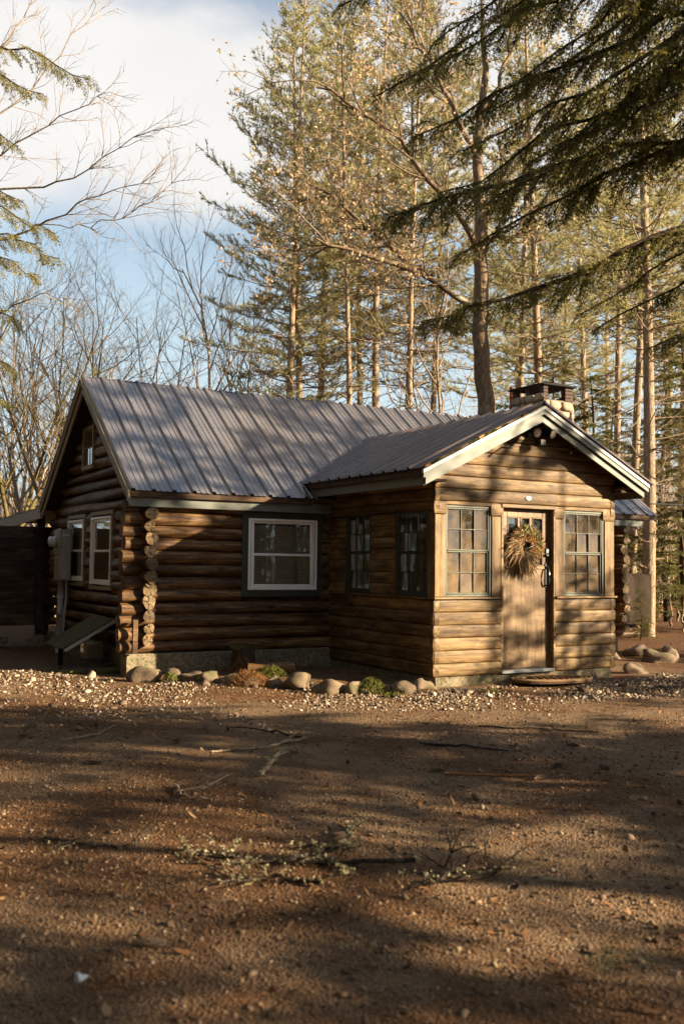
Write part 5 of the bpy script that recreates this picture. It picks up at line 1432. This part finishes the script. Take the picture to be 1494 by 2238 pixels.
BARE = [bare(21), bare(22, 12, 0.12, 'bark_moss', 3), bare(23, 14, 0.10, 'bark_grey', 1, (13, 6, 5, 4), 0.22, 0.6, fork_h=0.2), bare(24, 9, 0.10, 'bark_grey', 2, (8, 6, 5, 4), 0.1, 0.85), bare(25, 8, 0.05, 'bark_grey', 1, (10, 5, 4, 3), 0.16, 0.8, fork_h=0.1)]

def gz(p): return np.array([p[0], p[1], float(ground_z(p[0], p[1]))])
def add_tree(kind, k, px, d, sc, rz, label, group, name):
    src = {'pine': PINES, 'fir': FIRS, 'bare': BARE}[kind][k]
    tr, cr_ = src if isinstance(src, tuple) else (src, None)
    return tree_obj(name, tr, cr_, gz(at(px, d)), label, group, rz, sc)
GP, GBa, GF = 'pines behind the cabin roof', 'bare hardwoods left of the pines', 'dark understorey evergreens'
# the pine at the left edge of the stand, with long boughs reaching into the open sky
tree_obj('white_pine', EDGE[0], EDGE[1], gz(at(632, 27)), 'tall white pine at the left edge of the stand, boughs reaching into open sky', GP, 0.6, 0.98)
pl = [('pine', 0, 660, 28.5, 1.0, 1.0, 'straight pine trunk second from the left behind the roof ridge'),
      ('pine', 2, 700, 29.5, 1.0, 2.2, 'pale pine trunk third from the left behind the roof ridge'),
      ('pine', 3, 768, 25.5, 1.0, 3.9, 'slender leaning pine right of the three left pine trunks'),
      ('pine', 1, 800, 32.0, 1.08, 4.4, 'pine set back behind the slender leaning trunk'),
      ('pine', 0, 832, 28.0, 1.06, 5.5, 'pale trunked pine above the middle of the roof ridge'),
      ('pine', 2, 876, 30.0, 1.02, 0.2, 'thick pine trunk above the right part of the main roof'),
      ('pine', 3, 905, 25.0, 1.05, 1.6, 'slim pale leaning pine left of the crooked hardwood'),
      ('pine', 1, 940, 31.0, 1.1, 2.9, 'dark pine trunk standing against blue sky left of the oak'),
      ('pine', 0, 1120, 33.0, 1.12, 3.3, 'pine standing right behind the oak trunk'),
      ('pine', 2, 1182, 29.0, 1.05, 4.6, 'pine rising above the chimney'),
      ('pine', 3, 1352, 27.0, 1.15, 0.9, 'thin pine left of the pair right of the chimney'),
      ('pine', 1, 1378, 25.5, 1.05, 2.0, 'pine with bare limbs just left of the big right trunk'),
      ('pine', 2, 1415, 21.5, 0.98, 5.0, 'big pine with bare lower limbs rising behind the right eave'),
      ('pine', 0, 1290, 36.0, 1.1, 0.5, 'pine seen dimly between the chimney and the right pines'),
      ('pine', 2, 1490, 30.0, 1.1, 1.2, 'pine at the right edge of the picture'),
      ('pine', 2, 1060, 42.0, 1.25, 4.2, 'far pine hidden mostly by the oak')]
for kd, k, px, d, sc, rz, lb in pl: add_tree(kd, k, px, d, sc, rz, lb, GP, 'white_pine')
for n_, (k, px, d, sc, rz) in enumerate(((2, 1230, 46, 1.15, 1.9), (0, 1450, 44, 1.2, 2.5), (0, 1140, 52, 1.3, 0.8), (1, 1340, 50, 1.2, 4.0))):
    add_tree('pine', k, px, d, sc, rz, 'distant pine deep in the woods behind the stand', 'distant pines', 'white_pine')
for n_, (k, px, d, sc, rz, lb) in enumerate((
    (0, 975, 27.5, 0.62, 0.1, 'dark evergreen left of the oak trunk above the roof ridge'),
    (1, 1110, 26.5, 0.85, 1.3, 'dark evergreen between the oak and the chimney'),
    (0, 1215, 30.0, 0.95, 2.1, 'dark evergreen filling the gap behind the chimney'),
    (1, 1290, 26.0, 0.95, 3.0, 'olive evergreen right of the chimney'),
    (0, 1450, 27.5, 0.95, 4.1, 'dark evergreen right of the big pine trunk'),
    (1, 1340, 33.0, 1.1, 5.2, 'dark evergreen behind the pines right of the chimney'),
    (0, 880, 33.0, 0.62, 0.7, 'low evergreen above the right half of the roof ridge'),
    (1, 770, 31.0, 0.62, 1.7, 'low evergreen above the middle of the roof ridge'),
    (1, 515, 27.5, 0.60, 2.5, 'small lone evergreen poking above the roof left of the pines'),
    (0, 1500, 24.0, 0.9, 2.7, 'dark evergreen at the right picture edge'),
    (1, 1160, 38.0, 1.2, 0.4, 'evergreen far behind the chimney'))):
    add_tree('fir', k, px, d, sc, rz, lb, GF, 'evergreen_tree')
tree_small = add_tree('fir', 1, 1400, 20.3, 0.16, 0.0, 'ankle high evergreen seedling beside the woodpile', None, 'evergreen_seedling')
for n_, (k, px, d, sc, rz, lb) in enumerate((
    (1, 28, 23.0, 0.95, 0.4, 'mossy yellow green trunk at the left picture edge'),
    (0, 72, 25.0, 0.95, 1.5, 'forked bare tree left of the gable peak'),
    (0, 118, 24.0, 1.0, 2.9, 'bare tree with thick forks directly left of the gable peak'),
    (3, 160, 28.0, 1.1, 3.7, 'spreading bare tree right behind the gable peak'),
    (1, 215, 24.0, 0.92, 4.6, 'bare tree with clustered dark stems above the left roof end'),
    (0, 240, 26.0, 1.0, 5.6, 'dark twin stemmed bare tree above the left roof end'),
    (3, 320, 29.0, 1.05, 0.9, 'low twiggy bare tree above the left third of the roof'),
    (0, 402, 26.5, 0.98, 2.0, 'bare tree standing alone above the roof left of the tall one'),
    (2, 458, 27.5, 1.05, 3.1, 'tallest slender bare tree above the roof middle'),
    (2, 535, 29.0, 0.80, 4.2, 'thin bare tree beside the small lone evergreen'),
    (2, 965, 24.5, 0.9, 5.3, 'crooked pale hardwood left of the oak'))):
    add_tree('bare', k, px, d, sc * (0.66 if k != 2 else 0.72), rz, lb, GBa, 'bare_tree')
for n_, (k, px, d, sc, rz) in enumerate(((4, 10, 26, 1.0, 0.1), (4, 50, 29, 1.1, 1.2), (4, 90, 27, 0.9, 2.3), (4, 130, 31, 1.2, 3.4), (4, 185, 32, 1.0, 4.5), (4, 270, 33, 1.2, 5.6), (4, 350, 31, 1.1, 0.7), (4, 420, 34, 1.2, 1.8), (4, 560, 30, 1.2, 2.9), (4, 600, 33, 1.1, 4.0), (4, 25, 33, 1.2, 5.0), (4, 70, 35, 1.2, 0.6), (4, 110, 36, 1.3, 1.7), (4, -10, 31, 1.1, 2.8))):
    add_tree('bare', k, px, d, sc, rz, 'thin bare sapling in the grey thicket behind the cabin', 'bare saplings in the thicket', 'bare_sapling')
for n_, (k, px, d, sc, rz) in enumerate(((4, 1465, 25, 0.55, 0.3), (4, 1480, 28, 0.6, 1.3), (4, 1440, 30, 0.6, 2.2), (4, 1492, 23, 0.5, 3.3), (4, 1425, 27, 0.55, 4.3))):
    add_tree('bare', k, px, d, sc, rz, 'low bare sapling on the forest floor at the right edge', 'bare saplings at the right edge', 'bare_sapling')

# far woods, one grey brown mass of stems behind everything
q = np.random.default_rng(61); n = 5200
pxs = q.uniform(-150, 1650, n); ds = q.uniform(36, 75, n); base = np.array([at(a, b) for a, b in zip(pxs, ds)])
hts = q.uniform(2.0, 8.5, n) * np.where(pxs < 620, 0.9, 1.0); w = q.uniform(0.02, 0.075, n)
lean_ = q.normal(0, 0.16, (n, 2)) * hts[:, None]
s3 = np.array([CR[0], CR[1], 0.0]); s4 = np.array([CF[0], CF[1], 0.0])
tp = base + np.column_stack([lean_, hts])
V = np.stack([base - s3 * w[:, None], base + s3 * w[:, None], base + s4 * w[:, None], tp], 1).reshape(-1, 3)
Fb = np.arange(4 * n).reshape(-1, 4); F = np.vstack([Fb[:, [0, 1, 3]], Fb[:, [1, 2, 3]], Fb[:, [2, 0, 3]]])
m2 = 26000; i2 = q.integers(0, n, m2); f2 = q.random(m2); b2 = base[i2] + (tp[i2] - base[i2]) * f2[:, None]
d2 = q.normal(size=(m2, 3)) + [0, 0, 0.6]; d2 /= np.linalg.norm(d2, axis=1, keepdims=True); l2 = q.uniform(0.4, 1.7, m2)[:, None]; sd2 = np.cross(d2, q.normal(size=(m2, 3))); sd2 /= np.linalg.norm(sd2, axis=1, keepdims=True)
V2 = np.stack([b2 - sd2 * 0.014, b2 + sd2 * 0.014, b2 + d2 * l2], 1).reshape(-1, 3)
tag(obj('far_woods', mesh_np('far_woods', np.vstack([V, V2]), np.vstack([F, np.arange(3 * m2).reshape(-1, 3) + 4 * n]), [M['bark_grey']])), 'grey brown mass of distant bare woods behind the cabin', 'woods', kind='stuff')

# --- the oak that keeps its tan leaves
T = Tree(31); ob = gz(at(1062, 22.5))
def rel(px, py, d): return world(px, py, d) - ob
def sm(pts, n):
    pts = np.array(pts, float); t = np.linspace(0, 1, len(pts)); u = np.linspace(0, 1, n)
    return np.stack([np.interp(u, t, pts[:, k]) for k in range(3)], -1)
trunkP = sm([(0, 0, -0.2), rel(1062, 880, 22.5), rel(1052, 720, 22.5), rel(1050, 600, 22.5), rel(1052, 470, 22.5), rel(1040, 330, 22.6), rel(1060, 150, 22.8), rel(1050, -40, 23)], 22)
trunkP[1:-1] += T.q.normal(0, 0.03, trunkP[1:-1].shape)
T.add(trunkP, np.interp(np.linspace(0, 1, 22), [0, 0.12, 0.5, 1], [0.26, 0.20, 0.15, 0.04]), 12)
def olimb(pts, r0, r1, kids=9, ln=1.6):
    P = sm(pts, 12); P[1:-1] += T.q.normal(0, 0.04, P[1:-1].shape); T.add(P, np.linspace(r0, r1, 12), 7)
    for k in range(kids):
        i = T.q.integers(3, 11); d = unit(unit(P[i + 1 if i < 11 else i] - P[i - 1]) + unit(T.q.normal(size=3)) * 0.9 + [0, 0, 0.3])
        T.limb(P[i], d, ln * T.q.uniform(0.5, 1.2), 0.022, 1, 3, 0.06, 0.25, (0, 5, 5, 3), 0.8)
olimb([rel(1052, 690, 22.5), rel(1000, 645, 22.2), rel(940, 605, 21.9), rel(880, 585, 21.6), rel(800, 560, 21.3), rel(740, 535, 21.0), rel(690, 520, 20.8)], 0.085, 0.022, 14, 1.8)
olimb([rel(940, 605, 21.9), rel(890, 575, 22.2), rel(845, 525, 22.4), rel(800, 500, 22.6), rel(730, 430, 22.9), rel(640, 380, 23.0)], 0.085, 0.02, 16, 1.9)
olimb([rel(1048, 560, 22.5), rel(1000, 470, 22.0), rel(930, 370, 21.6), rel(850, 280, 21.3), rel(760, 220, 21.0), rel(690, 190, 21)], 0.08, 0.02, 16, 2.0)
olimb([rel(1050, 480, 22.5), rel(1110, 380, 22.8), rel(1190, 250, 23), rel(1260, 120, 23)], 0.08, 0.02, 10, 2.0)
olimb([rel(1045, 350, 22.5), rel(990, 240, 22.2), rel(930, 120, 22), rel(890, 20, 22)], 0.07, 0.02, 14, 2.0)
olimb([rel(1052, 250, 22.6), rel(1110, 130, 22.8), rel(1130, 0, 23)], 0.06, 0.02, 10, 1.8)
olimb([rel(1055, 520, 22.5), rel(1090, 515, 22.0), rel(1160, 480, 21.6)], 0.05, 0.015, 4, 1.0)
tips = [(p, d) for p, d in T.tips]
tp_ = np.array([p for p, d in tips]); td_ = np.array([d for p, d in tips])
q = T.q; sel = q.random(len(tp_)) < 0.55
tp_, td_ = tp_[sel], td_[sel]; tp_ = np.vstack([tp_, tp_ + q.normal(0, 0.12, tp_.shape), tp_ + q.normal(0, 0.2, tp_.shape)]); td_ = np.vstack([td_, td_, td_])
oakc = leaf_mesh('crown', tp_, td_, 3, 0.085, 0.022, M['oak_leaf'], q, 1.0, -0.1, True)
tree_obj('oak_tree', T.mesh('trunk', M['bark_oak']), oakc, ob, 'thick barked oak with tan leaves and a long left limb behind the porch roof', None)

# --- hemlocks: drooping flat sprays
M['needle_yellow'] = mk_leaf('yellowish_hemlock_needles', (0.10, 0.09, 0.02), (0.22, 0.19, 0.045), (0.36, 0.30, 0.09), 0.45)
def bough(T, pts, r0, dens=1.0, lmax=0.85, out=None):
    """one hemlock bough; returns points and directions of its needle flakes"""
    q = T.q; P = sm(pts, 14); P[1:-1] += q.normal(0, 0.045, P[1:-1].shape); Ln = np.linalg.norm(np.diff(P, axis=0), axis=1).sum()
    T.add(P, np.linspace(r0, 0.006, 14), 6)
    n = int(Ln * 24 * dens); A = []; Dv = []
    for k in range(n):
        t = 0.16 + 0.84 * (k + q.random()) / n; i = min(12, int(t * 13)); b = P[i] + (P[i + 1] - P[i]) * (t * 13 - i); bd = unit(P[i + 1] - P[i])
        side = unit(np.cross(bd, [0, 0, 1])) * (1 if k % 2 else -1)
        d = unit(side * q.uniform(0.3, 0.95) + bd * 0.75 + [0, 0, q.normal(-0.22, 0.35)]); l = lmax * q.uniform(0.35, 1.0) * (1.12 - 0.75 * t)
        m = 5; S_ = [b]; dd = d
        for s_ in range(m): dd = unit(dd + [0, 0, -0.17] + q.normal(0, 0.09, 3)); S_.append(S_[-1] + dd * l / m)
        S_ = np.array(S_); T.add(S_, np.linspace(0.006, 0.002, m + 1), 3)
        nt_ = int(l * 42) + 2
        f = np.linspace(0.08, 1.0, nt_); I = np.minimum(m - 1, (f * m).astype(int)); b2 = S_[I] + (S_[I + 1] - S_[I]) * (f * m - I)[:, None]
        d2 = S_[I + 1] - S_[I]; d2 /= np.linalg.norm(d2, axis=1, keepdims=True)
        sd = np.cross(d2, [0, 0, 1.0]); sd /= np.linalg.norm(sd, axis=1, keepdims=True) + 1e-9
        sg = np.where(np.arange(nt_) % 2, 1, -1)[:, None]
        td = sd * sg * 0.8 + d2 * 0.75 + np.array([0, 0, -0.12]) + q.normal(0, 0.12, (nt_, 3)); td /= np.linalg.norm(td, axis=1, keepdims=True)
        tl = (0.055 + 0.10 * q.random(nt_)) * (1.15 - 0.7 * f)
        for g in (0.15, 0.5, 0.85): A.append(b2 + td * (tl * g)[:, None]); Dv.append(td)
    return np.vstack(A), np.vstack(Dv)
def hemlock(name, seed, loc, Hh, r0, bs, label, group=None, dens=1.0, K=2, fln=0.04, fw=0.0075, nm='needle_hemlock'):
    T = Tree(seed); q = T.q
    z = np.linspace(-0.2, Hh, 12); T.add(np.stack([0.12 * np.sin(z * 0.4), 0.1 * np.cos(z * 0.3), z], -1), np.linspace(r0, 0.03, 12), 10)
    A = []; Dv = []
    for pts, rb, lm in bs:
        a, d = bough(T, pts, rb, dens, lm); A.append(a); Dv.append(d)
    cr_ = leaf_mesh('crown', np.vstack(A), np.vstack(Dv), K, fln, fw, M[nm], q, 0.75, -0.03, True)
    return tree_obj(name, T.mesh('trunk', M['bark_dark']), cr_, loc, label, group)
# foreground hemlock whose trunk stands out of frame to the right
hb = gz(at(2300, 6.9))
def hrel(px, py, d): return world(px, py, d * 0.87) - hb
def droop(h, end, sag=0.5, rb=0.035, lm=0.85):
    h = 1.45 + (h - 1.45) * 0.87; sag *= 0.87; lm *= 0.87
    e = np.array(end); s0 = np.array([0.12 * math.sin(h * 0.4), 0.1 * math.cos(h * 0.3), h]); m = (s0 + e) / 2 + [0, 0, sag]; m2 = s0 * 0.25 + e * 0.75 + [0, 0, sag * 0.55]; m1 = s0 * 0.75 + e * 0.25 + [0, 0, sag * 0.7]
    return ([s0, m1, m, m2, e], rb, lm)
bs = [([np.array([0, 0, 4.6]), hrel(1700, 440, 10.2), hrel(1494, 500, 10.0), hrel(1330, 560, 9.9), hrel(1180, 640, 9.8), hrel(1040, 672, 9.7), hrel(930, 700, 9.6)], 0.052, 0.62),
      ([np.array([0, 0, 5.1]), hrel(1600, 330, 9.6), hrel(1400, 330, 9.6), hrel(1200, 370, 9.6), hrel(1000, 430, 9.6), hrel(850, 475, 9.6)], 0.04, 0.9),
      droop(6.4, hrel(900, 300, 10.0), 0.5), droop(7.2, hrel(880, 175, 10.4), 0.45), droop(8.0, hrel(820, 210, 9.4), 0.5, 0.035, 0.55), droop(8.6, hrel(740, 15, 9.8), 0.4, 0.035, 0.5),
      droop(8.2, hrel(960, 80, 10.0), 0.4), droop(6.0, hrel(960, 420, 10.6), 0.5), droop(6.8, hrel(1010, 330, 9.0), 0.4), droop(7.5, hrel(1060, 250, 10.2), 0.4), droop(7.8, hrel(1130, 180, 9.3), 0.4),
      droop(5.9, hrel(1080, 430, 9.1), 0.45), droop(6.6, hrel(1150, 360, 10.5), 0.4), droop(7.0, hrel(1210, 330, 9.2), 0.3), droop(8.8, hrel(1100, 60, 10.4), 0.4), droop(9.2, hrel(1200, 30, 9.5), 0.4), droop(8.4, hrel(1290, 140, 10.2), 0.3), droop(6.2, hrel(1290, 420, 9.6), 0.3), droop(7.3, hrel(1330, 250, 9.0), 0.2), droop(5.6, hrel(1000, 560, 10.4), 0.5, 0.03, 0.6),
      droop(9.5, hrel(1330, 20, 10.4), 0.3),  droop(7.6, hrel(1230, 260, 11.0), 0.3), droop(9.9, hrel(1150, -10, 10.6), 0.3), droop(10.2, hrel(1400, -20, 9.6), 0.2), droop(6.9, hrel(1400, 330, 10.8), 0.2), droop(7.9, hrel(1420, 170, 9.4), 0.2), droop(4.6, hrel(1300, 720, 10.0), 0.35, 0.02, 0.4), droop(4.4, hrel(1260, 690, 10.6), 0.5, 0.02, 0.35), droop(4.2, hrel(1420, 760, 9.4), 0.2, 0.02, 0.4)]
hemlock('hemlock_tree', 71, hb, 10.0, 0.20, bs, 'dark hemlock boughs hanging into the upper right corner', None, 0.8, 3, 0.036, 0.0046)
# hemlock at the left edge
lb_ = gz(at(-330, 15.5))
def lrel(px, py, d): return world(px, py, d) - lb_
def droopl(h, end, sag=0.4, rb=0.03, lm=0.7):
    e = np.array(end); s0 = np.array([0.12 * math.sin(h * 0.4), 0.1 * math.cos(h * 0.3), h]); return ([s0, s0 * 0.7 + e * 0.3 + [0, 0, sag], s0 * 0.3 + e * 0.7 + [0, 0, sag], e], rb, lm)
bs = [droopl(9.6, lrel(195, 172, 15.4), 0.3), droopl(9.2, lrel(95, 205, 15.0), 0.35), droopl(8.2, lrel(40, 320, 15.8), 0.4), droopl(7.2, lrel(50, 440, 15), 0.4), droopl(6.8, lrel(120, 512, 15.5), 0.35), droopl(6.3, lrel(130, 565, 15.2), 0.4), droopl(6.0, lrel(70, 600, 16), 0.4), droopl(5.0, lrel(40, 700, 15.2), 0.4), droopl(4.2, lrel(35, 810, 15.6), 0.4), droopl(3.8, lrel(25, 880, 15), 0.3)]
hemlock('hemlock_tree', 72, lb_, 12.0, 0.18, bs, 'sunlit hemlock bough tips along the left picture edge', None, 0.62, 3, 0.045, 0.0045, 'needle_yellow')
# bare tree whose long thin branches reach in from the left edge
T = Tree(41); tb = gz(at(-300, 17.0))
def trel(px, py, d): return world(px, py, d) - tb
T.add(sm([(0, 0, -0.2), trel(-300, 900, 17), trel(-280, 500, 17), trel(-260, 100, 17), trel(-250, -200, 17)], 12), np.linspace(0.2, 0.08, 12), 9)
for pts, r0 in (([trel(-290, 560, 17), trel(-100, 440, 16.8), trel(60, 405, 16.5), trel(150, 395, 16.4), trel(240, 330, 16.2), trel(330, 285, 16)], 0.05), ([trel(-290, 640, 17), trel(-60, 560, 16.8), trel(75, 490, 16.6), trel(160, 450, 16.4), trel(230, 420, 16.3), trel(310, 400, 16)], 0.05), ([trel(75, 490, 16.6), trel(180, 495, 16.5), trel(280, 470, 16.4), trel(375, 400, 16.2)], 0.02),
                ([trel(-285, 480, 17), trel(-120, 320, 17), trel(0, 260, 17), trel(90, 170, 17), trel(170, 60, 17), trel(210, 10, 17)], 0.045), ([trel(-280, 420, 17), trel(-100, 200, 17.4), trel(20, 100, 17.5), trel(80, -20, 17.6)], 0.045), ([trel(-280, 500, 17), trel(-80, 380, 17), trel(60, 300, 16.7), trel(160, 240, 16.4), trel(240, 200, 16.2)], 0.04), ([trel(-290, 760, 17), trel(-80, 700, 17), trel(20, 680, 16.8), trel(80, 640, 16.6), trel(140, 650, 16.5)], 0.04)):
    P = sm(pts, 14); P[1:-1] += T.q.normal(0, 0.035, P[1:-1].shape); T.add(P, np.linspace(r0 * 0.55, 0.004, 14), 5)
    for k in range(20):
        i = T.q.integers(4, 14); d = unit(unit(P[min(13, i + 1)] - P[i - 1]) * 0.9 + unit(T.q.normal(size=3)) * 0.7)
        T.limb(P[i], d, T.q.uniform(0.4, 1.0), 0.0065, 2, 3, 0.03, 0.14, (0, 0, 5, 0), 0.6)
tree_obj('bare_tree', T.mesh('trunk', M['bark_grey']), None, tb, 'long thin bare branches reaching in from the left edge across the sky', None)
# ------------------------------------------------------------------ trees standing out of frame towards the sun; their shade falls across the drive and the cabin
EL = np.array([0.707, 0.707]); ES = np.array([0.707, -0.707])
def sunpos(l, t): p = EL * l + ES * t; return gz(p)
def woods(name, label, kinds, items):
    """a stand of trees built as one mass: every item is (kind, x, y, turn, scale), every kind a (trunk mesh, crown mesh)"""
    P = [gz((x, y)) for _, x, y, _, _ in items]
    me = bpy.data.meshes.new(name); me.from_pydata([tuple(p) for p in P], [], [])
    for nm, tp, vals in (('kind_id', 'INT', [i[0] for i in items]), ('turn', 'FLOAT', [i[3] for i in items]), ('size', 'FLOAT', [i[4] for i in items])):
        me.attributes.new(nm, tp, 'POINT').data.foreach_set('value', vals)
    ng = bpy.data.node_groups.new(name, 'GeometryNodeTree')
    ng.interface.new_socket('Geometry', in_out='INPUT', socket_type='NodeSocketGeometry'); ng.interface.new_socket('Geometry', in_out='OUTPUT', socket_type='NodeSocketGeometry')
    gi = ng.nodes.new('NodeGroupInput'); go = ng.nodes.new('NodeGroupOutput'); jn = ng.nodes.new('GeometryNodeJoinGeometry')
    def attr(nm, tp): a_ = ng.nodes.new('GeometryNodeInputNamedAttribute'); a_.data_type = tp; a_.inputs['Name'].default_value = nm; return a_.outputs[0]
    kid, turn, size = attr('kind_id', 'INT'), attr('turn', 'FLOAT'), attr('size', 'FLOAT')
    cb = ng.nodes.new('ShaderNodeCombineXYZ'); ng.links.new(turn, cb.inputs[2])
    for k, srcs in enumerate(kinds):
        cmp_ = ng.nodes.new('FunctionNodeCompare'); cmp_.data_type = 'INT'; cmp_.operation = 'EQUAL'
        ins = [x for x in cmp_.inputs if x.type == 'INT']; ng.links.new(kid, ins[0]); ins[1].default_value = k
        for src in srcs:
            oi = ng.nodes.new('GeometryNodeObjectInfo'); oi.transform_space = 'ORIGINAL'; oi.inputs['Object'].default_value = src; oi.inputs['As Instance'].default_value = True
            ip = ng.nodes.new('GeometryNodeInstanceOnPoints')
            ng.links.new(gi.outputs[0], ip.inputs['Points']); ng.links.new(cmp_.outputs[0], ip.inputs['Selection']); ng.links.new(oi.outputs['Geometry'], ip.inputs['Instance'])
            ng.links.new(cb.outputs[0], ip.inputs['Rotation']); ng.links.new(size, ip.inputs['Scale']); ng.links.new(ip.outputs[0], jn.inputs[0])
    ng.links.new(jn.outputs[0], go.inputs[0])
    o = obj(name, me); o.modifiers.new('trees', 'NODES').node_group = ng
    return tag(o, label, 'woods', kind='stuff')
def parts_of(mesh_pair):
    out = []
    for m_ in mesh_pair:
        out.append(next(o for o in bpy.data.objects if o.type == 'MESH' and o.data == m_))
    return out
hg = obj('trunk', HIGH[0]), obj('crown', HIGH[1])
KINDS_ = [parts_of(FIRS[0]), parts_of(FIRS[1]), parts_of(PINES[0]), parts_of(PINES[1]), parts_of(PINES[2])]
# one high crowned pine stands as a thing of its own; the others copy its meshes
hp = empty('white_pine', tuple(sunpos(-0.5, 12.5)), 0.6); hp.scale = (0.64,) * 3; tag(hp, 'high crowned pine outside the picture towards the sun', 'tree')
for o in hg: o.parent = hp
KINDS_.append(list(hg))
ID = {('fir', 0): 0, ('fir', 1): 1, ('pine', 0): 2, ('pine', 1): 3, ('pine', 2): 4, ('high', 0): 5}
items = []
for n_, (kd, k, l, t, sc, rz) in enumerate((
    ('fir', 0, -9.4, 11.0, 1.25, 0.3), ('fir', 1, -7.1, 13.5, 1.35, 1.1), ('fir', 0, -5.0, 11.5, 1.1, 2.4), ('fir', 0, -11.6, 14.0, 1.4, 4.0), ('pine', 1, -4.4, 22.0, 0.85, 5.2), 
    ('fir', 1, 0.9, 12.0, 0.78, 0.8), ('fir', 0, 2.1, 13.5, 0.61, 2.0), ('fir', 0, -0.1, 14.5, 0.56, 4.0), ('fir', 1, 1.6, 10.0, 0.64, 5.0), ('fir', 1, 5.7, 11.0, 1.1, 3.0), ('fir', 0, -3.6, 9.2, 0.80, 1.5), ('fir', 1, -3.1, 11.5, 1.0, 2.5), ('fir', 1, -4.6, 8.6, 0.9, 4.5), ('high', 0, 0.6, 13.5, 0.64, 3.3), ('high', 0, 1.6, 12.4, 0.62, 1.2), ('high', 0, 2.6, 12.8, 0.64, 4.9), ('high', 0, 3.8, 13.8, 0.66, 2.6))):
    p = sunpos(l, t); items.append((ID[(kd, k)], p[0], p[1], rz, sc))
woods('sunward_woods', 'woods outside the picture towards the sun, shading the drive', KINDS_, items)
items = []
# unseen trees added behind the camera and to the left to cut skylight
q = np.random.default_rng(88)
for n_, (yw, d) in enumerate(((-72, 17), (-58, 20), (-44, 18), (-32, 22), (-88, 15), (-104, 18), (-120, 14), (-136, 19), (-152, 15), (-168, 18), (176, 13), (165, 20), (-62, 27), (-96, 25), (-128, 26), (-160, 26), (-25, 30), (-48, 30), (-66, 15), (-80, 21), (-52, 15.5), (-95, 14), (-38, 26), (-70, 24))):
    a = YAW + R(yw); p = CAM[:2] + d * np.array([math.sin(a), math.cos(a)])
    items.append(((n_ % 2) if (n_ % 3 == 1 or n_ > 17) else 2 + n_ % 3, p[0], p[1], n_ * 1.1, 1.7 if (n_ % 3 == 1 or n_ > 17) else 0.95))
for n_ in range(22):
    x = -11.5 - 5.5 * (n_ % 2) - q.random() * 2.5; y = -9 + n_ * 1.15 + q.random()
    items.append((n_ % 2, x, y, n_ * 0.9, 1.5 if n_ % 2 == 0 else 2.1))
for n_ in range(8):
    items.append((n_ % 2, -11.2 - 0.5 * (n_ % 3), -10 + 2.4 * n_, n_ * 1.7, 1.7 if n_ % 2 == 0 else 2.2))
for n_, (yw, d) in enumerate(((150, 8.5), (172, 8), (-166, 8.5), (-144, 9), (-122, 9), (-102, 9.5))):
    a = YAW + R(yw); p = CAM[:2] + d * np.array([math.sin(a), math.cos(a)])
    items.append((n_ % 2, p[0], p[1], n_ * 2.1, 1.7 if n_ % 2 == 0 else 2.1))
woods('skylight_block_woods', 'unseen woods added behind and to the left to cut skylight', KINDS_, items)
